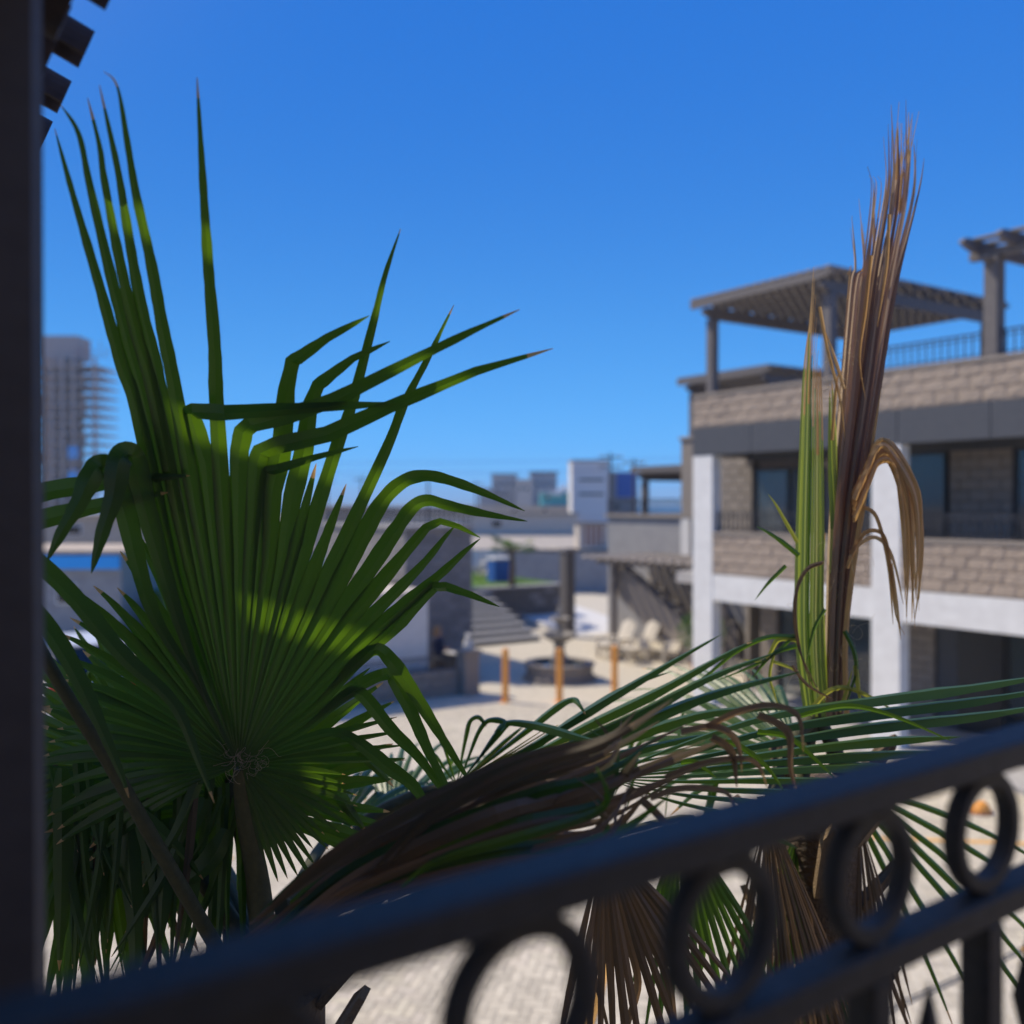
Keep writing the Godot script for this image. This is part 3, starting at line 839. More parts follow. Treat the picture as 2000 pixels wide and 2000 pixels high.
	for s: Array in [[[1560, 1245], [1500, 1245], [1440, 1272], [1380, 1320], [1320, 1362]], [[1552, 1240], [1510, 1280], [1450, 1310], [1400, 1330]], [[1556, 1262], [1510, 1278], [1470, 1325]], [[1512, 1278], [1504, 1320], [1512, 1352], [1524, 1390]], [[1510, 1292], [1545, 1305], [1560, 1318]], [[1558, 1250], [1520, 1250], [1495, 1290], [1452, 1288]],
			[[1650, 1232], [1668, 1270], [1674, 1310], [1664, 1345], [1650, 1385]], [[1672, 1300], [1680, 1360], [1690, 1385]], [[1640, 1390], [1655, 1350], [1665, 1310]], [[1590, 1380], [1620, 1350], [1660, 1345], [1720, 1372], [1760, 1400]], [[1560, 1085], [1530, 1060], [1500, 1040], [1478, 1028]], [[1558, 1060], [1535, 1020], [1515, 985], [1500, 965]], [[1535, 1105], [1500, 1140], [1475, 1172]], [[1612, 1190], [1590, 1230], [1575, 1300]]]:
		var m: Material = M.leaf_yellow if rng.randf() < 0.55 else M.leaf[1]
		segment(e, base, path_at(s, D - 0.06), 0.6, rng.randf_range(0.008, 0.015), m, toward, 0.35, 0.3, 0.0)
	for s: Array in [[[1608, 1098], [1580, 1108], [1560, 1140], [1554, 1200], [1566, 1280], [1590, 1350]], [[1605, 1100], [1572, 1118], [1552, 1180], [1562, 1270], [1610, 1370]], [[1548, 1300], [1580, 1340], [1640, 1372]]]:
		segment(e, base, path_at(s, D - 0.07), 0.6, 0.009, M.leaf_dead[1], toward, 0.3, 0.3, 0.1)
	threads(e, base, [sight(1600, 1300, D), sight(1640, 1250, D), sight(1580, 1150, D), sight(1630, 1120, D), sight(1480, 1330, D)], 60, 0.05, 0.10, 0.0004)
	# leaves hanging below the railing line
	fan(palm, sight(1560, 1480, 2.9), Vector3(-0.7, 0.1, -0.5).normalized(), Vector3(0.0, 0.9, 0.4), 2.2, 22, 0.7, 0.3, M.leaf, crown, 0.03, 0.2, M.petiole)
	fan(palm, sight(1640, 1520, 2.8), Vector3(0.55, -0.6, 0.1).normalized(), Vector3(0.2, 0.5, 0.8), 1.1, 7, 0.85, 0.15, M.leaf, crown, 0.022, 0.1, M.petiole)
	fan(palm, sight(1500, 1580, 2.5), Vector3(0.05, -1.0, 0.05).normalized(), Vector3(0.0, 0.3, 0.9), 0.75, 26, 0.75, 0.15, M.leaf_dead, crown, 0.02, 0.2, M.petiole, "dead_frond")
	fan(palm, sight(1680, 1600, 2.6), Vector3(-0.05, -1.0, -0.1).normalized(), Vector3(0.0, 0.3, 0.9), 0.7, 18, 0.7, 0.15, M.leaf_dead, crown, 0.016, 0.2, M.petiole, "dead_frond")
	fan(palm, sight(1560, 1620, 2.6), Vector3(-0.1, -1.0, 0.0).normalized(), Vector3(0.0, 0.2, 0.9), 0.8, 7, 0.9, 0.05, M.leaf, crown, 0.02, 0.0, M.petiole)

# ---------------------------------------------------------------- masonry laid block by block
# axis "x": the face looks along -X at x = 0 and runs along Z; axis "z": it looks along +Z at z = 0 and runs along X.
func rough_block(axis: String, l: float, h: float, depth: float, bump: float) -> ArrayMesh:
	var nu := 7
	var nv := 5
	var g: Array = []
	for j in nv + 1:
		var row: Array = []
		for i in nu + 1:
			var rim := i == 0 or j == 0 or i == nu or j == nv
			var out := depth + (0.0 if rim else rng.randf_range(0.15, 1.0) * bump)
			var a := (float(i) / nu - 0.5) * l + (0.0 if rim else rng.randf_range(-0.2, 0.2) * l / nu)
			var b := (float(j) / nv - 0.5) * h + (0.0 if rim else rng.randf_range(-0.2, 0.2) * h / nv)
			row.append(Vector3(-out, b, a) if axis == "x" else Vector3(a, b, out))
		g.append(row)
	var st := begin()
	for j in nv:
		for i in nu:
			for t: Array in [[g[j][i], g[j][i + 1], g[j + 1][i + 1]], [g[j][i], g[j + 1][i + 1], g[j + 1][i]]]:
				tri(st, t[0], t[1], t[2])
	var c := [g[0][0], g[0][nu], g[nv][nu], g[nv][0]]
	var back := Vector3(depth * 2.0, 0, 0) if axis == "x" else Vector3(0, 0, -depth * 2.0)
	for k in 4:
		quad(st, c[(k + 1) % 4], c[k], c[k] + back, c[(k + 1) % 4] + back)
	return st.commit()

func lay_blocks(parent: Node3D, axis: String, from: float, to: float, y0: float, y1: float, at: float, bw: float, bh: float, mats: Array, proud := 0.03, rough := 0.0, called := "stone_block") -> void:
	var joint := 0.012
	var rows := int(round((y1 - y0) / bh))
	var h := (y1 - y0) / rows
	var meshes := {}
	for r in rows:
		var x := from - (bw * 0.5 if r % 2 == 1 else 0.0)
		while x < to - 0.02:
			var a := maxf(x, from)
			var b := minf(x + bw, to)
			if b - a > 0.05:
				var l := snappedf(b - a - joint, 0.005)
				var key := str(l)
				if not meshes.has(key):
					var s := Vector3(proud * 2.0, h - joint, l) if axis == "x" else Vector3(l, h - joint, proud * 2.0)
					if rough > 0.006:
						meshes[key] = []
						for q in 5: meshes[key].append(rough_block(axis, l + 0.002, h - joint + 0.002, proud, 0.020))
					else:
						meshes[key] = [box_mesh(s, minf(0.012, proud * 0.6))]
				var out := rng.randf_range(-rough, rough)
				var c := (a + b) * 0.5
				var p := Vector3(at - out, y0 + (r + 0.5) * h, c) if axis == "x" else Vector3(c, y0 + (r + 0.5) * h, at + out)
				put(called, meshes[key][rng.randi() % meshes[key].size()], mats[rng.randi() % mats.size()], parent, Transform3D(Basis(), p))
			x += bw

func iron_rail(parent: Node3D, a: Vector3, b: Vector3, height: float, step: float, m: Material, thick := 0.02) -> void:
	var top := begin()
	beam(top, a + Vector3.UP * height, b + Vector3.UP * height, thick * 1.8, thick * 1.4)
	done(top, "top_rail", m, parent)
	var low := begin()
	beam(low, a + Vector3.UP * 0.06, b + Vector3.UP * 0.06, thick * 1.4, thick)
	done(low, "bottom_rail", m, parent)
	var mid := begin()
	beam(mid, a + Vector3.UP * height * 0.8, b + Vector3.UP * height * 0.8, thick * 1.2, thick * 0.8)
	done(mid, "middle_rail", m, parent)
	var bar := box_mesh(Vector3(thick, height, thick))
	var n := int(a.distance_to(b) / step)
	for i in n + 1:
		put("baluster", bar, m, parent, Transform3D(Basis(), a.lerp(b, float(i) / n) + Vector3.UP * height * 0.5))

# ---------------------------------------------------------------- the balcony we stand on
func balcony() -> void:
	var house := thing("balcony_building", "dark balcony building with brown post and clay tiled eave", "building", town(0, 0, 0))
	part_box("post", Vector3(-0.24, 0, -1.40), Vector3(0.141, 5.35, -1.045), M.post_paint, house, 0.012)
	part_box("balcony_floor", Vector3(-3, 3.0, -0.58), Vector3(5, 3.2, 1.6), M.floor_tile, house, 0.01)
	part_box("rear_wall", Vector3(-3, 3.2, 1.6), Vector3(5, 6.0, 1.8), M.plaster_near, house)
	part_box("side_wall", Vector3(-1.6, 3.2, -0.5), Vector3(-1.4, 5.8, 1.6), M.plaster_near, house)
	part_box("ceiling", Vector3(-3, EYE + 1.3, -1.75), Vector3(0.42, EYE + 1.5, 1.8), M.plaster_near, house)
	part_box("shading_wall", Vector3(-2.1, 0, -9.0), Vector3(-1.9, EYE + 3.4, -1.75), M.plaster_near, house)  # unseen wall, added to keep sky light off the big leaf
	part_box("lower_wall", Vector3(-3, 0, -0.3), Vector3(5, 3.0, -0.1), M.plaster_near, house)
	# tiled roof: falls towards +X, eave along Z
	var roof := Node3D.new()
	roof.name = "tiled_roof"
	house.add_child(roof, true)
	var slope := deg_to_rad(21.0)
	var deck := begin()
	box(deck, Vector3(-1.1, -0.04, 0), Vector3(2.0, 0.04, 1.5), 0.0, Transform3D(Basis(Vector3.FORWARD, slope), Vector3(0.30, EYE + 0.62, -1.25)))
	done(deck, "roof_deck", M.dark_wood, roof)
	for kind: String in ["cover", "pan"]:
		var st := begin()
		var up := 1.0 if kind == "cover" else -1.0
		var r := 0.050 if kind == "cover" else 0.072
		var n := 12
		var outer: Array = []
		for k in n + 1:
			var a := PI * k / n
			outer.append([cos(a) * (0.55 if kind == "cover" else 1.0), sin(a) * up])
		for k in n:
			var p: Array = outer[k]
			var q: Array = outer[k + 1]
			for rr: Array in [[r, false], [r - 0.014, true]]:
				var a := Vector3(0, p[1] * rr[0], p[0] * rr[0])
				var b := Vector3(0, q[1] * rr[0], q[0] * rr[0])
				var w := Vector3(-0.42, 0, 0)
				if (rr[1] == false) == (up > 0): quad(st, a, b, b + w, a + w)
				else: quad(st, b, a, a + w, b + w)
			var o1 := Vector3(0, p[1] * r, p[0] * r)
			var o2 := Vector3(0, q[1] * r, q[0] * r)
			var i1 := o1 * ((r - 0.014) / r)
			var i2 := o2 * ((r - 0.014) / r)
			quad(st, o1, i1, i2, o2)
		for e: float in [1.0, -1.0]:
			var o := Vector3(0, 0, e * r * (0.55 if kind == "cover" else 1.0))
			var i := o * ((r - 0.014) / r)
			quad(st, o, i, i + Vector3(-0.42, 0, 0), o + Vector3(-0.42, 0, 0))
		var tile := st.commit()
		for row in 3:
			for k in 8:
				var z := -0.53 - 0.2 * k + (0.0 if kind == "cover" else 0.1)
				if z < -1.98:
					continue
				var along := 0.30 * row
				var x := (0.256 if kind == "cover" else 0.205) - along * cos(slope)
				var y := EYE + (0.65 if kind == "cover" else 0.612) + along * sin(slope) + 0.008 * row
				put("roof_tile", tile, M.clay_tile, roof, Transform3D(Basis(Vector3.FORWARD, slope), Vector3(x, y, z)))
	# unseen slatted sunshade above the view, spaced to cast light bands on the leaf
	var shade := thing("slatted_sunshade", "overhead slatted sunshade beside the tiled eave, casting bands of light", "pergola", town(-2.6, 0, -3.6))
	var o := Vector3(2.6, 0, 3.6)
	part_box("shading_panel", Vector3(-1.9, EYE + 2.5, -7.4) + o, Vector3(-0.615, EYE + 2.56, -2.3) + o, M.dark_wood, shade)  # unseen panel, enlarged to block sky light above the leaf
	part_box("post", Vector3(0.9, 0, -0.1), Vector3(1.1, EYE + 2.38, 0.1), M.dark_wood, shade, 0.01)
	part_box("beam", Vector3(-1.89, EYE + 2.38, -0.07) + Vector3(2.6, 0, 0), Vector3(-0.6, EYE + 2.5, 0.07) + Vector3(2.6, 0, 0), M.dark_wood, shade, 0.01)
	for k in 8:
		var z := -2.540 - 0.35 * k
		part_box("slat", Vector3(-0.64, EYE + 2.45, z - 0.136) + o, Vector3(0.08, EYE + 2.49, z + 0.136) + o, M.dark_wood, shade, 0.005)

func railing() -> void:
	# turned 36 degrees, its centre plane 0.48 m from the lens
	var turn := 0.6283
	var foot := Vector3(0.5, 3.2, -0.48).rotated(Vector3.UP, turn)
	var rail := thing("iron_railing", "black iron balcony railing with a row of rings under the handrail", "railing", foot, turn)
	var top := begin()
	box(top, Vector3(0.6, 1.0588, 0), Vector3(3.4, 0.027, 0.042), 0.003)
	done(top, "handrail", M.iron, rail)
	var low := begin()
	box(low, Vector3(0.6, 0.916, 0), Vector3(3.4, 0.027, 0.034), 0.003)
	done(low, "middle_rail", M.iron, rail)
	part_box("bottom_rail", Vector3(-1.1, 0.08, -0.016), Vector3(2.3, 0.11, 0.016), M.iron, rail, 0.003)
	var ring := begin()
	square_ring(ring, Vector3.ZERO, 0.058, 0.042, 0.018)
	var rm := ring.commit()
	var bar := box_mesh(Vector3(0.03, 0.7915, 0.03), 0.003)
	var weld := begin()
	lathe(weld, [Vector2(0.0, -0.006), Vector2(0.011, -0.005), Vector2(0.013, 0.0), Vector2(0.010, 0.005), Vector2(0.0, 0.006)], 9)
	var wm := weld.commit()
	var spike := begin()
	lathe(spike, [Vector2(0.0, 0.872), Vector2(0.016, 0.80), Vector2(0.007, 0.76), Vector2(0.007, 0.11)], 4)
	var sm := spike.commit()
	for k in 14:
		var x := 0.906 - 0.183 * 7 + 0.183 * k - 0.5
		put("ring", rm, M.iron, rail, Transform3D(Basis(Vector3.UP, rng.randf_range(-0.03, 0.03)), Vector3(x, 0.9875, 0)))
		put("baluster", bar, M.iron, rail, Transform3D(Basis(), Vector3(x, 0.5065, 0)))
		put("spear_picket", sm, M.iron, rail, Transform3D(Basis(Vector3.UP, PI / 4), Vector3(x + 0.0915, 0, 0)))
		for y: float in [1.0453, 0.9297]:
			put("weld_bead", wm, M.iron, rail, Transform3D(Basis(Vector3.UP, rng.randf() * TAU).scaled(Vector3(rng.randf_range(0.8, 1.3), 1, 1)), Vector3(x, y, rng.randf_range(-0.003, 0.003))))

# ---------------------------------------------------------------- ground and paving
func sheet(x0: float, x1: float, z0: float, z1: float, y: float) -> SurfaceTool:
	var st := begin()
	quad(st, Vector3(x0, y, z1), Vector3(x1, y, z1), Vector3(x1, y, z0), Vector3(x0, y, z0))
	return st

func ground() -> void:
	structure("ground", sheet(-2500, 2500, -3000, 400, -0.03), M.ground)
	structure("sea", sheet(-2500, 2500, -3000, -460, -0.012), M.sea)
	var plaza := structure("pavement", sheet(-8, 30, -46, 6, 0.0), M.plaza)
	plaza.rotation.y = TURN
	var stone := box_mesh(Vector3(0.1965, 0.03, 0.0965), 0.004)
	var spots: Array = []
	var q := PI / 4
	for gx in range(-300, 300):
		for gy in range(-300, 300):
			var k := posmod(gx - gy, 4)
			if k != 0 and k != 2:
				continue
			var c := Vector2(gx + 1.0, gy + 0.5) if k == 0 else Vector2(gx + 0.5, gy)
			var p := (c * 0.1).rotated(q) + Vector2(8.0, -11.0)
			var w := town(p.x, 0, p.y)
			var d := -w.z
			if d < 6.6 or d > 21.5 or absf(w.x) > d * 0.60 + 0.8 or p.x > 14.7:
				continue
			spots.append([d, p, k == 0, w.x / d * FOCAL + 1000.0])
	spots.sort_custom(func(a: Array, b: Array) -> bool: return a[0] < b[0])
	var rest: Array = []
	var alone := 0
	for s: Array in spots:
		var turn := -q + (0.0 if s[2] else PI / 2)
		var b := Basis(Vector3.UP, turn + rng.randf_range(-0.008, 0.008)) * Basis(Vector3.RIGHT, rng.randf_range(-0.012, 0.012)) * Basis(Vector3.FORWARD, rng.randf_range(-0.008, 0.008))
		var p: Vector2 = s[1]
		var xf := Transform3D(b, Vector3(p.x, 0.002 + rng.randf_range(-0.0012, 0.0012), p.y))
		if alone < 300 and s[0] > 8.2 and s[3] > 820 and s[3] < 2000:
			alone += 1
			put("paving_stone", stone, M.pavers[rng.randi() % 5], plaza, xf)
		else:
			rest.append(xf)
	var mm := MultiMesh.new()
	mm.transform_format = MultiMesh.TRANSFORM_3D
	mm.use_colors = true
	mm.mesh = stone
	mm.instance_count = rest.size()
	for i in rest.size():
		mm.set_instance_transform(i, rest[i])
		var g := rng.randf_range(0.84, 1.12)
		mm.set_instance_color(i, Color(g, g * rng.randf_range(0.985, 1.01), g * rng.randf_range(0.96, 1.02)))
	var inst := MultiMeshInstance3D.new()
	inst.multimesh = mm
	var pm: StandardMaterial3D = M.pavers[2].duplicate()
	pm.vertex_color_use_as_albedo = true
	inst.material_override = pm
	inst.name = "paving_stones"
	inst.set_meta("kind", "stuff")
	plaza.add_child(inst, true)
	# painted bay lines
	var lines := [[2.16, -10.73, 3.75, -12.15], [5.0, -6.45, 6.1, -7.45], [10.6, -8.55, 13.4, -6.2], [9.6, -5.2, 11.2, -4.2]]
	for l: Array in lines:
		var st := begin()
		var a := town(l[0], 0.0235, l[1])
		var b := town(l[2], 0.0235, l[3])
		var side := (b - a).normalized().cross(Vector3.UP) * 0.055
		quad(st, a + side, b + side, b - side, a - side)
		structure("parking_line", st, M.orange_line, "orange painted parking line on the paving")
	for off: float in [0.0, 0.06]:
		var st := begin()
		var a := Vector3(2.6, 0.022, -8.0 - off)
		var b := Vector3(8.0, 0.022, -11.45 - off)
		var side := (b - a).normalized().cross(Vector3.UP) * 0.012
		quad(st, a + side, b + side, b - side, a - side)
		structure("drain_slot", st, M.roof_dark, "thin dark drain slot across the paving")

# ---------------------------------------------------------------- the stone building on the right
func rafter(st: SurfaceTool, a: Vector3, b: Vector3, w: float, h: float) -> void:
	# a board with scooped tail at a
	var dir := (b - a).normalized()
	var l := a.distance_to(b)
	var side := dir.cross(Vector3.UP).normalized()
	var poly: Array = []
	for p: Vector2 in [Vector2(0, h * 0.5), Vector2(0.03, h * 0.78), Vector2(0.12, h), Vector2(l, h), Vector2(l, 0), Vector2(0.42, 0), Vector2(0.28, h * 0.06), Vector2(0.16, h * 0.22), Vector2(0.06, h * 0.42)]:
		poly.append(a + dir * p.x + Vector3.UP * p.y - side * w * 0.5)
	slab_poly(st, poly, side * w)

func pergola(parent: Node3D, x0: float, x1: float, z0: float, z1: float, y0: float, top: float, step: float, cover: bool) -> void:
	for x: float in [x0 + 0.35, x1 - 0.35]:
		for z: float in [z0 + 0.35, z1 - 0.35]:
			part_box("pergola_post", Vector3(x - 0.1, y0, z - 0.1), Vector3(x + 0.1, top - 0.47, z + 0.1), M.pergola_wood, parent, 0.01)
	for z: float in [z0 + 0.35, z1 - 0.35]:
		var st := begin()
		rafter(st, Vector3(x0 + 0.05, top - 0.47, z), Vector3(x1 - 0.05, top - 0.47, z), 0.12, 0.25)
		done(st, "pergola_beam", M.pergola_wood, parent)
	var n := int((x1 - x0) / step)
	for i in n + 1:
		var x := lerpf(x0 + 0.06, x1 - 0.06, float(i) / n)
		var st := begin()
		rafter(st, Vector3(x, top - 0.22, z1), Vector3(x, top - 0.22, z0), 0.09, 0.18)
		done(st, "rafter", M.pergola_wood, parent)
	if cover:
		var m := int((z1 - z0) / 0.24)
		for i in m + 1:
			var z := lerpf(z0 + 0.1, z1 - 0.15, float(i) / m)
			part_box("slat", Vector3(x0, top - 0.038, z - 0.075), Vector3(x1, top, z + 0.075), M.pergola_pale, parent)

func window_in(parent: Node3D, z0: float, z1: float, y0: float, y1: float, x: float, blind := 0.0) -> void:
	var w := Node3D.new()
	w.name = "window"
	parent.add_child(w, true)
	var f := 0.05
	for b: Array in [[z0, z0 + f, y0, y1], [z1 - f, z1, y0, y1], [z0 + f, z1 - f, y0, y0 + f], [z0 + f, z1 - f, y1 - f, y1], [(z0 + z1) / 2 - f / 2, (z0 + z1) / 2 + f / 2, y0 + f, y1 - f]]:
		part_box("frame", Vector3(x - 0.03, b[2], b[0]), Vector3(x + 0.05, b[3], b[1]), M.dark_frame, w)
	part_box("pane", Vector3(x + 0.005, y0 + f, z0 + f), Vector3(x + 0.013, y1 - f, z1 - f), M.glass, w)
	if blind > 0.0:
		part_box("blind", Vector3(x + 0.12, y0 + (y1 - y0) * (1 - blind), z0 + f), Vector3(x + 0.14, y1 - f, z1 - f), M.blind, w)

func right_building() -> void:
	var b := thing("terrace_building", "two storey stone building with white columns and rooftop pergolas across the plaza", "building", town(15.23, 0, -15.7))
	var z_end := 10.2
	for z: float in [0.0, 4.62, 9.24]:
		part_box("white_column", Vector3(0, 0, z), Vector3(0.27, 5.575, z + 0.6), M.white_paint, b, 0.008)
	for s: Array in [[0.6, 4.62], [5.22, 9.24]]:
		part_box("white_beam", Vector3(0.012, 2.40, s[0] + 0.002), Vector3(0.25, 2.97, s[1] - 0.002), M.white_paint, b, 0.006)
		var par := part_box("balcony_parapet", Vector3(0.06, 2.975, s[0] + 0.002), Vector3(0.24, 3.815, s[1] - 0.002), M.mortar, b)
		lay_blocks(par, "x", s[0], s[1], 2.98, 3.81, 0.06, 0.42, 0.208, M.split_stone, 0.045, 0.010)
		part_box("coping", Vector3(-0.01, 3.82, s[0] + 0.002), Vector3(0.28, 3.9, s[1] - 0.002), M.block_stone[3], b, 0.008)
		var r := Node3D.new()
		r.name = "balcony_rail"
		b.add_child(r, true)
		iron_rail(r, Vector3(0.13, 3.9, s[0] + 0.03), Vector3(0.13, 3.9, s[1] - 0.03), 0.42, 0.13, M.iron_far, 0.018)
	for k in 6:
		part_box("fascia_panel", Vector3(-0.012, 5.58, k * 1.72 - 0.004 + 0.008), Vector3(0.3, 6.188, (k + 1) * 1.72 - 0.008), M.slate_paint, b, 0.004)
	var up := part_box("roof_parapet", Vector3(0.06, 6.19, 0.0), Vector3(0.26, 6.85, z_end), M.mortar, b)
	lay_blocks(up, "x", 0.0, z_end, 6.195, 6.85, 0.06, 0.42, 0.218, M.split_stone, 0.05, 0.012)
	part_box("coping", Vector3(-0.02, 6.855, -0.01), Vector3(0.3, 6.93, z_end), M.block_stone[3], b, 0.008)
	part_box("side_fascia", Vector3(0.3, 5.58, -0.012), Vector3(6, 6.188, 0.2), M.slate_paint, b)
	var sp := part_box("side_parapet", Vector3(0.3, 6.19, 0.02), Vector3(6, 6.85, 0.2), M.block_stone[1], b)
	sp.name = "side_parapet"
	part_box("upper_floor", Vector3(0.26, 2.70, -0.8), Vector3(6, 2.95, z_end), M.concrete, b)
	part_box("roof_slab", Vector3(0.31, 5.75, 0.21), Vector3(6, 6.1, z_end), M.concrete, b)
	# upper storey wall, set back
	var x := 1.6
	var wall := Node3D.new()
	wall.name = "upper_wall"
	b.add_child(wall, true)
	part_box("wall_core", Vector3(x + 0.10, 2.95, -0.75), Vector3(x + 0.3, 5.75, 0.22), M.mortar, wall)
	lay_blocks(wall, "x", -0.75, 0.22, 2.96, 5.56, x + 0.10, 0.4, 0.2, M.block_stone, 0.04, 0.003)
	part_box("pier_core", Vector3(x + 0.10, 2.95, 5.11), Vector3(x + 0.3, 5.75, 6.32), M.mortar, wall)
	lay_blocks(wall, "x", 5.11, 6.32, 2.96, 5.56, x + 0.10, 0.4, 0.2, M.block_stone, 0.04, 0.003)
	part_box("pier", Vector3(x + 0.05, 2.95, 2.3), Vector3(x + 0.3, 5.75, 2.9), M.block_stone[1], wall)
	window_in(b, 0.3, 2.25, 2.98, 5.3, x + 0.08, 0.55)
	window_in(b, 2.95, 5.05, 2.98, 5.5, x + 0.08)
	window_in(b, 6.36, 9.6, 2.98, 5.5, x + 0.08)
	part_box("lintel", Vector3(x + 0.04, 5.5, 0.22), Vector3(x + 0.3, 5.75, z_end), M.slate_paint, b)
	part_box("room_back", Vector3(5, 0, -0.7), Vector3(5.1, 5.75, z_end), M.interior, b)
	part_box("end_wall", Vector3(2.6, 0, -0.85), Vector3(5.1, 5.75, -0.72), M.block_stone[1], b)
	# ground storey
	var gx := 2.17
	var low := Node3D.new()
	low.name = "lower_wall"
	b.add_child(low, true)
	for s: Array in [[3.86, 4.48], [0.0, 0.5], [7.0, 7.8]]:
		part_box("pier_core", Vector3(gx + 0.05, 0, s[0]), Vector3(gx + 0.35, 2.7, s[1]), M.mortar, low)
		lay_blocks(low, "x", s[0], s[1], 0.0, 2.7, gx + 0.05, 0.4, 0.2, M.block_stone, 0.035, 0.003)
	window_in(b, 0.55, 3.8, 0.05, 2.5, gx + 0.08)
	window_in(b, 5.9, 6.95, 0.6, 2.4, gx + 0.08)
	var door := part_box("door", Vector3(gx + 0.06, 0, 4.94), Vector3(gx + 0.11, 2.2, 5.85), M.dark_frame, b, 0.005)
	var kn := begin()
	lathe(kn, [Vector2(0.0, -0.03), Vector2(0.03, 0.0), Vector2(0.0, 0.03)], 10, Vector3(gx + 0.03, 1.02, 5.05))
	done(kn, "handle", M.chrome, door)
	part_box("wall_panel", Vector3(gx + 0.1, 0, 4.48), Vector3(gx + 0.2, 2.7, 4.92), M.slate_paint, b)
	part_box("wall_panel", Vector3(gx + 0.1, 2.42, 4.92), Vector3(gx + 0.2, 2.7, 7.0), M.slate_paint, b)
	part_box("plinth", Vector3(-0.5, 0.0, -0.4), Vector3(6, 0.12, z_end), M.concrete, b, 0.01)
	# roof: railing and pergolas
	var rr := Node3D.new()
	rr.name = "roof_rail"
	b.add_child(rr, true)
	iron_rail(rr, Vector3(0.14, 6.93, 3.9), Vector3(0.14, 6.93, z_end), 0.42, 0.14, M.iron_far, 0.02)
	var pa := Node3D.new()
	pa.name = "roof_pergola"
	tag(pa, "corner pergola with slatted roof over the stone parapet")
	b.add_child(pa, true)
	pergola(pa, -0.05, 6.1, -0.05, 3.8, 6.93, 9.07, 0.68, true)
	var pb := Node3D.new()
	pb.name = "roof_pergola"
	tag(pb, "nearer pergola with scooped rafter ends")
	b.add_child(pb, true)
	for z: float in [6.73, 9.9]:
		part_box("pergola_post", Vector3(0.02, 6.93, z), Vector3(0.26, 8.555, z + 0.24), M.pergola_wood, pb, 0.012)
		part_box("bracket", Vector3(-0.2, 8.46, z + 0.04), Vector3(0.019, 8.54, z + 0.2), M.pergola_wood, pb, 0.03)
	part_box("pergola_beam", Vector3(0.06, 8.56, 6.45), Vector3(0.22, 8.70, z_end), M.pergola_wood, pb, 0.01)
	for k in 6:
		var st := begin()
		rafter(st, Vector3(-0.45, 8.66, 6.62 + 0.62 * k), Vector3(3.4, 8.66, 6.62 + 0.62 * k), 0.08, 0.20)
		done(st, "rafter", M.pergola_wood, pb)
	for k in 9:
		part_box("slat", Vector3(-0.1 + k * 0.4, 8.862, 6.45), Vector3(0.10 + k * 0.4, 8.89, z_end), M.pergola_pale, pb)

	# the wing behind, with its own terraces
	var w := thing("rear_wing", "lower stone wing with pergolas behind the white columned building", "building", town(20.0, 0, -21))
	part_box("wall", Vector3(1.2, 0, -5.0), Vector3(6, 4.06, 4), M.grey_wall, w)
	part_box("coping", Vector3(1.1, 4.062, -5.1), Vector3(6, 4.16, 4), M.block_stone[3], w, 0.01)
	part_box("pilaster", Vector3(1.12, 2.2, -1.3), Vector3(1.198, 4.06, -0.9), M.off_white, w)
	part_box("upper_wall", Vector3(0, 4.17, -0.1), Vector3(5.0, 6.4, 4), M.block_stone[1], w)
	part_box("upper_coping", Vector3(-0.06, 6.402, -0.16), Vector3(5.06, 6.5, 4), M.block_stone[3], w, 0.01)
	var r2 := Node3D.new()
	r2.name = "terrace_rail"
	w.add_child(r2, true)
	iron_rail(r2, Vector3(1.2, 4.16, -5.0), Vector3(1.2, 4.16, -0.2), 0.5, 0.16, M.iron_far, 0.025)
	var p1 := Node3D.new()
	p1.name = "wing_pergola"
	w.add_child(p1, true)
	pergola(p1, -0.1, 4.2, -0.2, 3.4, 6.5, 8.25, 0.5, true)
	var p2 := Node3D.new()
	p2.name = "terrace_pergola"
	w.add_child(p2, true)
	pergola(p2, 1.0, 5.0, -3.6, -0.4, 4.16, 5.75, 0.5, true)

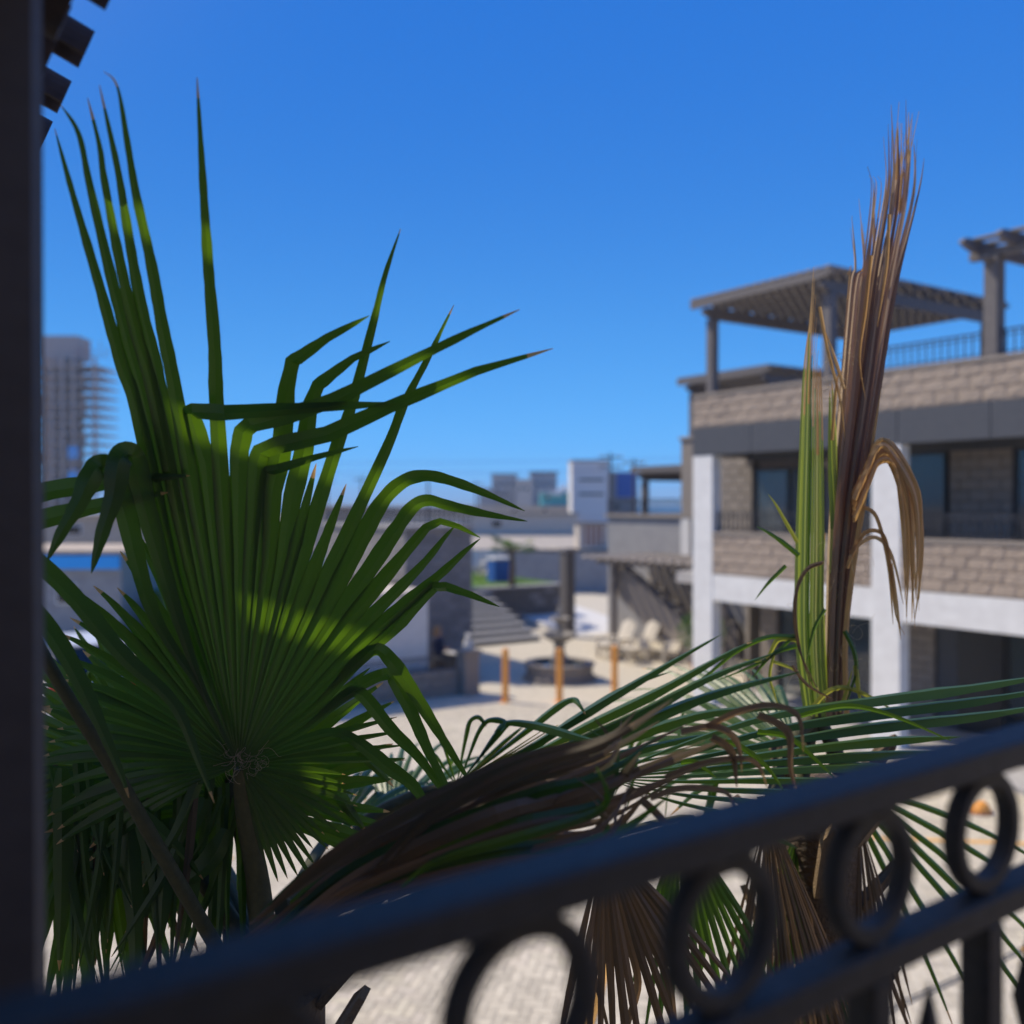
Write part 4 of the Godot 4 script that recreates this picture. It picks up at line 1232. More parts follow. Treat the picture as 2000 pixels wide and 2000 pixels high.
func outdoor_stair() -> void:
	var s := thing("outdoor_stair", "tan stone outdoor stair with solid sloping side walls under a slatted roof", "staircase", town(19.2, 0, -19.83))
	var top := 1.95
	var run := 3.3
	for x: float in [0.0, 1.6]:
		var st := begin()
		slab_poly(st, [Vector3(x, 0, 0.2), Vector3(x, 0, -0.45), Vector3(x, top - 0.25, -run), Vector3(x, top - 0.25, -run - 0.3), Vector3(x, top + 0.8, -run - 0.3), Vector3(x, top + 0.8, -run), Vector3(x, 0.85, 0.2)], Vector3(0.2, 0, 0))
		done(st, "side_wall", M.block_stone[2] if x == 0.0 else M.block_stone[0], s)
		var cp := begin()
		beam(cp, Vector3(x + 0.1, 0.88, 0.22), Vector3(x + 0.1, top + 0.84, -run), 0.26, 0.06)
		done(cp, "coping", M.dark_stone, s)
	for k in 12:
		var f := k / 11.0
		part_box("step", Vector3(0.21, top * f, -run * f - 0.14), Vector3(1.59, top * f + 0.06, -run * f + 0.18), M.step_tread, s, 0.008)
	part_box("landing", Vector3(0.21, top, -run - 0.4), Vector3(1.59, top + 0.1, -run - 0.15), M.concrete, s)
	var p := thing("stair_pergola", "pale slatted pergola roof over the outdoor stair", "pergola", town(18.9, 0, -23.6))
	for x: float in [0.1, 2.1]:
		for z: float in [0.6, 5.2]:
			part_box("post", Vector3(x - 0.07, 0, z - 0.07), Vector3(x + 0.07, 2.65, z + 0.07), M.pergola_wood, p, 0.01)
		part_box("beam", Vector3(x - 0.06, 2.652, -0.2), Vector3(x + 0.06, 2.80, 5.5), M.pergola_wood, p)
	for k in 15:
		var st := begin()
		rafter(st, Vector3(-0.6, 2.802, -0.05 + k * 0.38), Vector3(2.28, 2.802, -0.05 + k * 0.38), 0.20, 0.12)
		done(st, "rafter", M.pergola_pale, p)

# ---------------------------------------------------------------- left buildings and the plaza's middle
func left_buildings() -> void:
	var t := thing("block_tower", "grey concrete block building with rooftop railing behind the palm leaf", "building", town(11.6, 0, -22.6))
	part_box("wall_core", Vector3(0.05, 0, -5.4), Vector3(2.0, 3.85, -0.05), M.mortar, t)
	var left := Node3D.new()
	left.name = "block_wall"
	t.add_child(left, true)
	lay_blocks(left, "x", -5.4, -0.02, 2.44, 3.84, 0.05, 0.4, 0.2, M.grey_block, 0.05, 0.004)
	var front := Node3D.new()
	front.name = "block_wall"
	t.add_child(front, true)
	lay_blocks(front, "z", 0.0, 2.0, 0.0, 3.84, -0.05, 0.4, 0.2, M.grey_block, 0.05, 0.004)
	part_box("side_wall", Vector3(2.0, 0, -5.4), Vector3(2.06, 3.84, -0.02), M.grey_block[0], t)
	part_box("coping", Vector3(-0.08, 3.852, -5.5), Vector3(2.12, 3.93, 0.1), M.concrete, t, 0.01)
	for e: Array in [[Vector3(0, 3.93, -5.4), Vector3(0, 3.93, 0)], [Vector3(0.05, 3.93, 0), Vector3(2.0, 3.93, 0)]]:
		var r := Node3D.new()
		r.name = "roof_rail"
		t.add_child(r, true)
		iron_rail(r, e[0], e[1], 0.45, 0.15, M.iron_far, 0.022)
	var a := thing("white_annex", "low white plastered annex with flat roof ledge behind the palm", "building", town(10.97, 0, -20.2))
	part_box("wall", Vector3(-5, 0, -2.3), Vector3(0, 2.33, 0), M.off_white, a)
	part_box("roof_ledge", Vector3(-5.1, 2.332, -2.34), Vector3(0.08, 2.45, 0.1), M.sand_wall, a, 0.01)
	for x: float in [-1.5, -3.4]:
		var w := Node3D.new()
		w.name = "window"
		a.add_child(w, true)
		part_box("frame", Vector3(x, 1.75, 0.002), Vector3(x + 0.75, 2.1, 0.05), M.off_white, w)
		part_box("pane", Vector3(x + 0.04, 1.79, 0.052), Vector3(x + 0.355, 2.06, 0.06), M.car_glass, w)
		part_box("pane", Vector3(x + 0.395, 1.79, 0.052), Vector3(x + 0.71, 2.06, 0.06), M.car_glass, w)
	var g := thing("garden_wall", "low tan stone wall with iron fence beside the bollards", "wall", town(11.5, 0, -19.65))
	part_box("wall_core", Vector3(-5, 0, -0.16), Vector3(0, 0.62, -0.03), M.mortar, g)
	lay_blocks(g, "z", -5.0, -0.01, 0.0, 0.62, -0.03, 0.5, 0.205, M.block_stone, 0.03, 0.004)
	iron_rail(g, Vector3(-5, 0.62, -0.1), Vector3(-0.05, 0.62, -0.1), 0.32, 0.16, M.iron_far, 0.018)
	var p := thing("gate_pillar", "square tan stone pillar ending the low garden wall", "pillar", town(11.72, 0, -19.6))
	part_box("shaft", Vector3(-0.2, 0, -0.2), Vector3(0.2, 0.98, 0.2), M.block_stone[2], p, 0.01)
	part_box("cap", Vector3(-0.25, 0.982, -0.25), Vector3(0.25, 1.06, 0.25), M.block_stone[3], p, 0.012)
	var s := thing("animal_statue", "small white stone sitting animal statue on the tan pillar", "statue", town(11.72, 1.06, -19.6), 0.4)
	var body := begin()
	lathe(body, [Vector2(0.12, 0), Vector2(0.13, 0.04), Vector2(0.115, 0.12), Vector2(0.085, 0.2), Vector2(0.055, 0.25), Vector2(0.05, 0.27), Vector2(0.068, 0.31), Vector2(0.06, 0.36), Vector2(0.0, 0.39)], 16)
	done(body, "body", M.statue, s)
	var muzzle := begin()
	tube(muzzle, [Vector3(0, 0.33, 0.03), Vector3(0, 0.32, 0.09), Vector3(0, 0.315, 0.115)], [0.04, 0.03, 0.018], 8)
	done(muzzle, "muzzle", M.statue, s)
	for e: float in [-1.0, 1.0]:
		var ear := begin()
		tube(ear, [Vector3(e * 0.04, 0.36, 0), Vector3(e * 0.055, 0.43, -0.01)], [0.02, 0.004], 6)
		done(ear, "ear", M.statue, s)
		var leg := begin()
		tube(leg, [Vector3(e * 0.06, 0.2, 0.08), Vector3(e * 0.06, 0.02, 0.13), Vector3(e * 0.06, 0.015, 0.18)], [0.03, 0.025, 0.02], 7)
		done(leg, "leg", M.statue, s)
	# stair up to the lawn terrace
	var st := thing("terrace_steps", "wide garden steps to the lawn, pale treads, shade painted into the risers", "steps", town(18.3, 0, -26.0))
	for k in 8:
		part_box("riser", Vector3(-4.3, 0, -0.43 * (k + 1) - 0.02), Vector3(-0.02 * k, 0.165 * (k + 1) - 0.04, -0.43 * k), M.shaded_riser, st)
		part_box("tread", Vector3(-4.3, 0.165 * (k + 1) - 0.038, -0.43 * (k + 1)), Vector3(0.03, 0.165 * (k + 1), -0.43 * k + 0.03), M.step_tread, st, 0.008)
	var rw := thing("retaining_wall", "dark rough stone retaining wall below the lawn", "wall", town(18.0, 0, -29.5))
	part_box("wall_core", Vector3(-5, 0, -0.3), Vector3(3.8, 1.42, -0.05), M.dark_stone, rw)
	lay_blocks(rw, "z", 0.1, 3.8, 0.0, 1.42, -0.05, 0.45, 0.24, [M.dark_stone, M.grey_block[0], M.dark_stone], 0.04, 0.01)
	part_box("coping", Vector3(-5, 1.422, -0.35), Vector3(3.85, 1.49, 0.06), M.concrete, rw, 0.01)
	var terrace := begin()
	span(terrace, Vector3(-10, 0, -14), Vector3(3.8, 1.5, -0.36))
	var tm := structure("lawn_terrace", terrace, M.lawn)
	tm.transform = Transform3D(Basis(Vector3.UP, TURN), town(18.0, 0, -29.5))
	var grass := MultiMesh.new()
	grass.transform_format = MultiMesh.TRANSFORM_3D
	var gb := begin()
	tri(gb, Vector3(-0.006, 0, 0), Vector3(0.006, 0, 0), Vector3(0.0, 0.07, 0.02))
	grass.mesh = gb.commit()
	grass.instance_count = 14000
	for i in 14000:
		grass.set_instance_transform(i, Transform3D(Basis(Vector3.UP, rng.randf() * TAU).scaled(Vector3.ONE * rng.randf_range(0.6, 1.3)), Vector3(rng.randf_range(-3, 3.7), 1.5, rng.randf_range(-8, -0.4))))
	var gi := MultiMeshInstance3D.new()
	gi.multimesh = grass
	gi.material_override = leafy(0.07, 0.15, 0.03, lin(0.3, 0.45, 0.05), 0.6)
	gi.name = numbered("grass")
	add_child(gi)
	gi.transform = Transform3D(Basis(Vector3.UP, TURN), town(18.0, 0, -29.5))
	tag(gi, "short green grass on the raised lawn", "grass", "", "stuff")
	# picket fence along the back of the lawn
	var f := thing("picket_fence", "pale picket fence along the back of the lawn", "fence", town(15.0, 1.5, -37.0))
	for y: float in [0.18, 0.72]:
		part_box("fence_rail", Vector3(0, y, -0.03), Vector3(9, y + 0.07, -0.001), M.off_white, f)
	var pk := box_mesh(Vector3(0.08, 0.9, 0.025), 0.004)
	for k in 56:
		put("picket", pk, M.off_white, f, Transform3D(Basis(), Vector3(0.08 + k * 0.16, 0.5, 0.014)))
	# gate pillars and the ramp
	for a2: Array in [[19.6, -26.2, 0.38, 2.9, "thick dark gate post between the steps and the ramp", M.dark_stone], [17.6, -30.2, 0.22, 3.4, "slim dark lamp post standing on the lawn edge", M.iron_far]]:
		var gp := thing("gate_post" if a2[2] > 0.3 else "lamp_post", a2[4], "post", town(a2[0], 0, a2[1]))
		var h: float = a2[2] * 0.5
		part_box("shaft", Vector3(-h, 0, -h), Vector3(h, a2[3], h), a2[5], gp, 0.015)
		part_box("cap", Vector3(-h - 0.05, a2[3] + 0.001, -h - 0.05), Vector3(h + 0.05, a2[3] + 0.12, h + 0.05), M.grey_block[1], gp, 0.015)
		if a2[2] < 0.3:
			var lm := begin()
			lathe(lm, [Vector2(0.05, 0), Vector2(0.11, 0.1), Vector2(0.12, 0.26), Vector2(0.03, 0.36), Vector2(0, 0.38)], 12, Vector3(0, a2[3] + 0.12, 0))
			done(lm, "lamp_head", M.off_white, gp)
	var ramp := begin()
	slab_poly(ramp, [Vector3(20.0, 0, -26.3), Vector3(20.0, 0.95, -34.5), Vector3(20.0, 0, -34.5)], Vector3(3.2, 0, 0))
	var ro := structure("ramp", ramp, M.off_white)
	ro.rotation.y = TURN

func bollards() -> void:
	var b := thing("bollard", "orange painted steel bollard on the plaza between pillar and fountain", "bollard", Vector3(-0.15, 0, -21.87), 0.0, "orange bollards in a row")
	var st := begin()
	lathe(st, [Vector2(0.075, 0), Vector2(0.075, 1.17), Vector2(0.07, 1.2), Vector2(0.05, 1.225), Vector2(0, 1.235)], 20)
	done(st, "tube", M.orange_paint, b)
	var bp := begin()
	lathe(bp, [Vector2(0.13, 0), Vector2(0.13, 0.012), Vector2(0.075, 0.014)], 20)
	done(bp, "base_plate", M.orange_paint, b)
	copy_of(b, "bollard", Vector3(1.08, 0, -21.87), 0.0, "orange painted steel bollard standing right in front of the fountain")
	copy_of(b, "bollard", Vector3(2.38, 0, -22.3), 0.0, "orange painted steel bollard between the fountain and the lounge chairs")
	var d := thing("traffic_dome", "low orange rubber dome on the pale paving", "traffic dome", Vector3(6.81, 0.018, -13.99), 0.0)
	var ds := begin()
	lathe(ds, [Vector2(0.16, 0), Vector2(0.155, 0.05), Vector2(0.13, 0.11), Vector2(0.08, 0.155), Vector2(0, 0.17)], 20)
	done(ds, "dome", M.orange_paint, d)
	var db := begin()
	lathe(db, [Vector2(0.19, 0), Vector2(0.19, 0.02), Vector2(0.16, 0.022)], 20)
	done(db, "base_plate", M.rust_paint, d)

func fountain() -> void:
	var f := thing("fountain", "tiered stone fountain with round basin in the middle of the plaza", "fountain", town(14.68, 0, -19.96))
	var basin := begin()
	lathe(basin, [Vector2(0.95, 0), Vector2(0.95, 0.10), Vector2(0.86, 0.12), Vector2(0.86, 0.36), Vector2(0.92, 0.38), Vector2(0.92, 0.44), Vector2(0.70, 0.44), Vector2(0.70, 0.24), Vector2(0, 0.24)], 12)
	done(basin, "basin", M.block_stone[0], f)
	var wat := begin()
	lathe(wat, [Vector2(0.70, 0.36), Vector2(0, 0.36)], 24)
	done(wat, "water", M.water, f)
	var ped := begin()
	lathe(ped, [Vector2(0.26, 0.24), Vector2(0.26, 0.55), Vector2(0.16, 0.62), Vector2(0.12, 0.82), Vector2(0.17, 0.92), Vector2(0.1, 0.98)], 20)
	done(ped, "pedestal", M.fountain_stone, f)
	var low := begin()
	lathe(low, [Vector2(0.09, 0.95), Vector2(0.25, 1.0), Vector2(0.42, 1.1), Vector2(0.47, 1.18), Vector2(0.43, 1.185), Vector2(0.3, 1.1), Vector2(0, 1.06)], 24)
	done(low, "bowl", M.fountain_stone, f)
	var up := begin()
	lathe(up, [Vector2(0.09, 1.06), Vector2(0.07, 1.3), Vector2(0.1, 1.42), Vector2(0.05, 1.46)], 16)
	done(up, "stem", M.fountain_stone, f)
	var ub := begin()
	lathe(ub, [Vector2(0.05, 1.44), Vector2(0.18, 1.5), Vector2(0.28, 1.58), Vector2(0.27, 1.59), Vector2(0.1, 1.53), Vector2(0, 1.52)], 24)
	done(ub, "bowl", M.fountain_stone, f)
	var fin := begin()
	lathe(fin, [Vector2(0.05, 1.52), Vector2(0.04, 1.65), Vector2(0.075, 1.74), Vector2(0.03, 1.82), Vector2(0.045, 1.87), Vector2(0, 1.95)], 16)
	done(fin, "finial", M.fountain_stone, f)

func lounge_chairs() -> void:
	var c := thing("lounge_chair", "cream slatted garden chair beside the foot of the outdoor stair", "chair", Vector3(3.05, 0, -28.3), -1.05, "cream slatted garden chairs below the stair")
	for k in 5:
		var st := begin()
		beam(st, Vector3(-0.25 + k * 0.125, 0.28, -0.18), Vector3(-0.25 + k * 0.125 * (1.05 - 0.0), 1.1 - 0.05 * absf(k - 2), -0.52), 0.11, 0.025, 0.005)
		done(st, "back_slat", M.chair_cream, c)
		part_box("seat_slat", Vector3(-0.28, 0.36 - 0.022 * (4 - k), -0.18 + k * 0.12), Vector3(0.28, 0.385 - 0.022 * (4 - k), -0.075 + k * 0.12), M.chair_cream, c, 0.004)
	for e: float in [-1.0, 1.0]:
		part_box("armrest", Vector3(e * 0.36 - 0.07, 0.56, -0.35), Vector3(e * 0.36 + 0.07, 0.59, 0.45), M.chair_cream, c, 0.006)
		part_box("leg", Vector3(e * 0.32 - 0.02, 0, 0.36), Vector3(e * 0.32 + 0.02, 0.558, 0.47), M.chair_cream, c)
		var rl := begin()
		beam(rl, Vector3(e * 0.30, 0.02, -0.62), Vector3(e * 0.30, 0.34, 0.4), 0.03, 0.12)
		done(rl, "rear_leg", M.chair_cream, c)
	copy_of(c, "lounge_chair", Vector3(3.7, 0, -28.05), -1.15, "cream slatted garden chair in the middle of three below the stair")
	copy_of(c, "lounge_chair", Vector3(4.42, 0, -27.6), -0.95, "cream slatted garden chair next to the stair side wall and pillar")
	for q: Array in [[-1.6, -40.0, 0.2, "cream garden chair on the lawn beside the block tower"], [-0.75, -40.4, 0.3, "cream garden chair on the lawn in front of the picket fence"]]:
		copy_of(c, "lounge_chair", Vector3(q[0], 1.5, q[1]), q[2], q[3]).set_meta("group", "cream garden chairs on the lawn")
	for q: Array in [[2.75, -27.9, "small round cream table beside the first garden chair"], [3.35, -27.2, "small round cream table in front of the garden chairs"]]:
		var t := thing("side_table", q[2], "table", Vector3(q[0], 0, q[1]), 0.0)
		var ts := begin()
		lathe(ts, [Vector2(0, 0.42), Vector2(0.27, 0.42), Vector2(0.28, 0.45), Vector2(0, 0.455)], 20)
		done(ts, "table_top", M.chair_cream, t)
		for k in 3:
			var lg := begin()
			var a := TAU * k / 3
			tube(lg, [Vector3(cos(a) * 0.2, 0, sin(a) * 0.2), Vector3(cos(a) * 0.12, 0.42, sin(a) * 0.12)], [0.02, 0.02], 8)
			done(lg, "leg", M.chair_cream, t)
	var k := thing("blue_kiosk", "blue and white drinks cooler behind the gate post", "cooler", town(20.2, 1.5, -31.4))
	part_box("body", Vector3(-0.4, 0, -0.3), Vector3(0.4, 0.85, 0.3), M.blue_deep, k, 0.03)
	part_box("lid", Vector3(-0.43, 0.852, -0.33), Vector3(0.43, 0.95, 0.33), M.off_white, k, 0.02)

# ---------------------------------------------------------------- small plants in the plaza
func small_plants() -> void:
	var base := Vector3(0.0, 1.5, -35.5)
	var palm := thing("young_palm", "small green palm with short trunk standing on the lawn", "palm tree", base, 0.0)
	var tr := begin()
	tube(tr, [Vector3.ZERO, Vector3(0.02, 0.7, 0), Vector3(0.0, 1.25, 0)], [0.13, 0.1, 0.09], 10)
	done(tr, "trunk", M.trunk, palm)
	for k in 16:
		var a := k * 2.4
		var d := Vector3(cos(a), rng.randf_range(-0.1, 0.7), sin(a)).normalized()
		fan(palm, base + Vector3(0, 1.3, 0) + d * 0.45, d, Vector3(0, 1, 0.1), 2.2, 12, 0.55, 0.3, M.leaf, base + Vector3(0, 1.25, 0), 0.06, 0.1, M.petiole)
	var sh := thing("leafy_shrub", "bushy green shrub in a pot beside the white corner column", "shrub", town(17.0, 0.1, -17.2))
	var pot := begin()
	lathe(pot, [Vector2(0.0, 0), Vector2(0.2, 0), Vector2(0.27, 0.42), Vector2(0.3, 0.45), Vector2(0.25, 0.46), Vector2(0, 0.4)], 18)
	done(pot, "pot", M.rust_paint, sh)
	for k in 7:
		var sm := begin()
		var a := k * 0.9
		tube(sm, [Vector3(0, 0.4, 0), Vector3(cos(a) * 0.15, 0.9, sin(a) * 0.15), Vector3(cos(a) * 0.35, 1.45, sin(a) * 0.35)], [0.02, 0.014, 0.006], 6)
		done(sm, "stem", M.trunk, sh)
	var lf := begin()
	for i in 900:
		var dv := Vector3(rng.randfn(), rng.randfn(), rng.randfn()).normalized() * pow(rng.randf(), 0.4) * 0.62
		var c := Vector3(0, 1.25, 0) + dv * Vector3(1, 0.95, 1)
		var x := Vector3(rng.randfn(), rng.randfn(), rng.randfn()).normalized()
		var y := x.cross(Vector3(rng.randfn(), rng.randfn(), rng.randfn())).normalized()
		quad(lf, c - x * 0.05, c + y * 0.022, c + x * 0.05, c - y * 0.022)
	var crown := done(lf, "foliage", M.leaf[1], sh)
	crown.set_meta("kind", "stuff")

# ---------------------------------------------------------------- far things
func simple_house(called: String, label: String, u0: float, u1: float, v_top: float, d: float, depth: float, wall: Material, roof: Material, windows: Array, eave := 0.0) -> Node3D:
	var x0 := (u0 - 1000.0) / FOCAL * d
	var x1 := (u1 - 1000.0) / FOCAL * d
	var h := EYE - (v_top - 985.0) / FOCAL * d
	var b := thing(called, label, "building", Vector3((x0 + x1) * 0.5, 0, -d), 0.0)
	var hw := (x1 - x0) * 0.5
	part_box("wall", Vector3(-hw, 0, -depth), Vector3(hw, h, 0), wall, b)
	var rt := maxf(h * 0.03, 0.12)
	part_box("roof", Vector3(-hw - eave, h + 0.002, -depth - eave), Vector3(hw + eave, h + rt, eave + 0.05), roof, b)
	for w: Array in windows:
		var wx0: float = (w[0] - 1000.0) / FOCAL * d - (x0 + x1) * 0.5
		var wx1: float = (w[1] - 1000.0) / FOCAL * d - (x0 + x1) * 0.5
		var wy1: float = EYE - (w[2] - 985.0) / FOCAL * d
		var wy0: float = EYE - (w[3] - 985.0) / FOCAL * d
		var o := part_box("window", Vector3(wx0, wy0, 0.002), Vector3(wx1, wy1, 0.06), M.off_white, b)
		part_box("pane", Vector3(wx0 + 0.06, wy0 + 0.06, 0.062), Vector3(wx1 - 0.06, wy1 - 0.06, 0.08), M.car_glass, o)
	return b

func pole(label: String, u: float, v_top: float, d: float, arms: int) -> void:
	var h := EYE - (v_top - 985.0) / FOCAL * d
	var p := thing("utility_pole", label, "pole", Vector3((u - 1000.0) / FOCAL * d, 0, -d), 0.0, "utility poles along the far street")
	var st := begin()
	tube(st, [Vector3.ZERO, Vector3(0, h, 0)], [0.16, 0.10], 8)
	done(st, "shaft", M.dark_wood, p)
	for k in arms:
		part_box("crossarm", Vector3(-1.1, h - 0.5 - 0.9 * k, 0.10), Vector3(1.1, h - 0.36 - 0.9 * k, 0.22), M.dark_wood, p)
		for e: float in [-1.0, -0.5, 0.5, 1.0]:
			var i := begin()
			lathe(i, [Vector2(0.05, 0), Vector2(0.07, 0.08), Vector2(0.03, 0.18), Vector2(0, 0.2)], 8, Vector3(e, h - 0.36 - 0.9 * k, 0.16))
			done(i, "insulator", M.off_white, p)

func far_town() -> void:
	# unfinished high-rise on the left
	var d := 260.0
	var s := d / FOCAL
	var t := thing("unfinished_tower", "unfinished concrete high rise with open floors behind the palm at the post", "building", Vector3(-845.0 * s, 0, -d), 0.0)
	var floors := 17
	var fh := 2.6
	var slab := box_mesh(Vector3(19.0, 0.35, 14.0))
	var col := box_mesh(Vector3(0.7, fh - 0.35, 0.7))
	var panel := box_mesh(Vector3(2.2, fh - 0.35, 0.25))
	for k in floors:
		put("floor_slab", slab, M.raw_concrete, t, Transform3D(Basis(), Vector3(-4.5, k * fh + 0.18, -7)))
		for c in 7:
			if c == 5: continue
			put("column", col, M.raw_concrete, t, Transform3D(Basis(), Vector3(-13.4 + c * 2.9, k * fh + fh * 0.5 + 0.18, -0.7)))
			if c < 6 and rng.randf() < 0.28:
				put("infill_wall", panel, M.raw_concrete, t, Transform3D(Basis(), Vector3(-11.9 + c * 2.9, k * fh + fh * 0.5 + 0.18, -2.5)))
	part_box("core", Vector3(-13, 0, -12), Vector3(-4.0, floors * fh + 0.2, -7), M.raw_concrete, t)
	part_box("lift_house", Vector3(-13, floors * fh + 0.21, -12), Vector3(-2.0, floors * fh + 6.5, -4), M.raw_concrete, t)
	for k in 9:
		part_box("rebar", Vector3(-1.0 + k * 1.05, floors * fh - 0.2, -1.0), Vector3(-0.85 + k * 1.05, floors * fh + rng.randf_range(1.5, 4.5), -0.85), M.rust_paint, t)
	for y: float in [17.0, 10.8]:
		part_box("blue_sheet", Vector3(-3.1, y, -0.3), Vector3(-0.4, y + 3.0, -0.2), M.blue_paint, t)
	# low roofs beyond the plaza
	simple_house("roadside_building", "long low sand coloured building with dark flat roof beyond the sandy lot", 560, 1128, 1004, 140, 8, M.sand_wall, M.roof_dark, [[640, 650, 1014, 1026], [664, 674, 1014, 1026], [960, 980, 1016, 1030]], 0.4)
	var gw := thing("back_wall", "low dark garden wall at the back of the lawn", "wall", Vector3(0, 0, -49), 0.0)
	part_box("wall", Vector3(-14, 0, -0.2), Vector3(6.5, 2.1, 0), M.grey_wall, gw)
	part_box("coping", Vector3(-14, 2.102, -0.25), Vector3(6.5, 2.2, 0.05), M.roof_dark, gw)
	var sb := simple_house("striped_building", "low cream wall with rust red stripes beside the rear wing", 1130, 1190, 1024, 95, 6, M.sand_wall, M.roof_dark, [], 0.2)
	for k in 4:
		part_box("red_stripe", Vector3(-0.9 + k * 0.5, 0.4, 0.004), Vector3(-0.65 + k * 0.5, 2.4, 0.03), M.rust_paint, sb)
	simple_house("tan_house", "small tan house with flat roof left of the roadside building", 610, 700, 990, 95, 8, M.tan_wall, M.sand_wall, [[640, 650, 1000, 1010]], 0.3)
	simple_house("distant_row", "pale distant row of houses along the shore road", 690, 1120, 990, 170, 12, M.sand_wall, M.concrete, [[760, 768, 994, 1000], [800, 808, 994, 1000], [880, 890, 994, 1000], [1000, 1010, 994, 1000], [1060, 1068, 994, 1000]], 0.3)
	simple_house("white_block", "tall plain white building on the shore", 1117, 1188, 902, 150, 9, M.off_white, M.concrete, [[1130, 1180, 934, 940], [1130, 1180, 962, 968]], 0.1)
	var bl := simple_house("billboard_building", "grey building carrying a blue sign panel next to the white block", 1190, 1245, 925, 155, 8, M.grey_wall, M.concrete, [[1198, 1214, 985, 995]], 0.1)
	part_box("blue_panel", Vector3(-1.1, 5.6, 0.07), Vector3(2.1, 9.6, 0.2), M.blue_deep, bl)
	simple_house("grey_hotel", "grey stepped hotel block on the skyline", 960, 1010, 928, 330, 15, M.concrete, M.roof_dark, [[970, 976, 940, 950], [984, 990, 940, 950], [998, 1004, 940, 950], [970, 976, 960, 970], [984, 990, 960, 970]], 0.3)
	simple_house("tan_hotel", "tan hotel block with lift tower on the skyline", 1008, 1040, 938, 320, 15, M.sand_wall, M.concrete, [[1014, 1020, 950, 958], [1026, 1032, 950, 958]], 0.3)
	simple_house("dark_hotel", "dark hotel block beside the teal pavilion", 1036, 1088, 924, 340, 15, M.concrete, M.roof_dark, [[1046, 1052, 940, 948], [1060, 1066, 940, 948], [1074, 1080, 940, 948]], 0.3)
	simple_house("grey_annex", "low grey annex on the skyline beside the hotels", 936, 968, 955, 325, 12, M.grey_wall, M.grey_wall, [], 0.2)
	# teal pavilion with a white sail roof
	var pv := simple_house("teal_pavilion", "teal pavilion with white curved sail roof", 1056, 1112, 962, 176, 6, M.teal, M.off_white, [[1066, 1074, 968, 976]], 0.2)
	var sail := begin()
	var edge: Array = []
	for k in 9:
		var f := k / 8.0
		edge.append(Vector3(-2.3 + 4.2 * f, 6.15 + 2.0 * f * f, 0.8))
	edge.append(Vector3(2.2, 7.4, 0.8))
	edge.append(Vector3(1.0, 6.2, 0.8))
	slab_poly(sail, edge, Vector3(0, 0, -5))
	done(sail, "sail_roof", M.white_paint, pv)
	# shop with the blue band, left of the palm
	var sh := simple_house("blue_band_shop", "grey shop with bright blue fascia band seen between the palm segments", -60, 236, 1082, 31, 5, M.grey_wall, M.tan_wall, [[110, 150, 1140, 1180]], 0.1)
	part_box("blue_band", Vector3(-2.45, 2.42, 0.062), Vector3(2.45, 2.86, 0.2), M.blue_paint, sh)
	simple_house("tan_street_house", "tan plastered house with brown base behind the blue band shop", -80, 330, 1008, 60, 6, M.tan_wall, M.sand_wall, [[130, 160, 1025, 1045]], 0.2)
	pole("tall utility pole with two crossarms beside the blue sign panel", 1192, 884, 90, 2)
	pole("utility pole standing behind the terrace pergola post", 1238, 896, 95, 1)
	for q: Array in [[836, 925, 120, "thin utility pole rising behind the drooping palm segments"], [706, 930, 130, "thin utility pole above the tan house with flat roof"], [640, 935, 140, "thin utility pole seen between two upright palm segments"], [930, 940, 150, "short thin utility pole beside the grey skyline annex"]]:
		pole(q[3], q[0], q[1], q[2], 1)
	for y: float in [0.0, 0.55]:
		var w := thing("power_line", "thin black power line strung across the sky" if y == 0.0 else "second thin black power line strung below the first", "cable", Vector3(-60, 0, -110), 0.0)
		var pts: Array = []
		for k in 25:
			var f := k / 24.0
			pts.append(Vector3(95 * f, 9.7 - y * 2.0 - 1.4 * 4.0 * f * (1.0 - f) * 0.5, 12.0 * f))
		var ws := begin()
		tube(ws, pts, [0.02], 4, false)
		done(ws, "strand", M.iron_far, w)

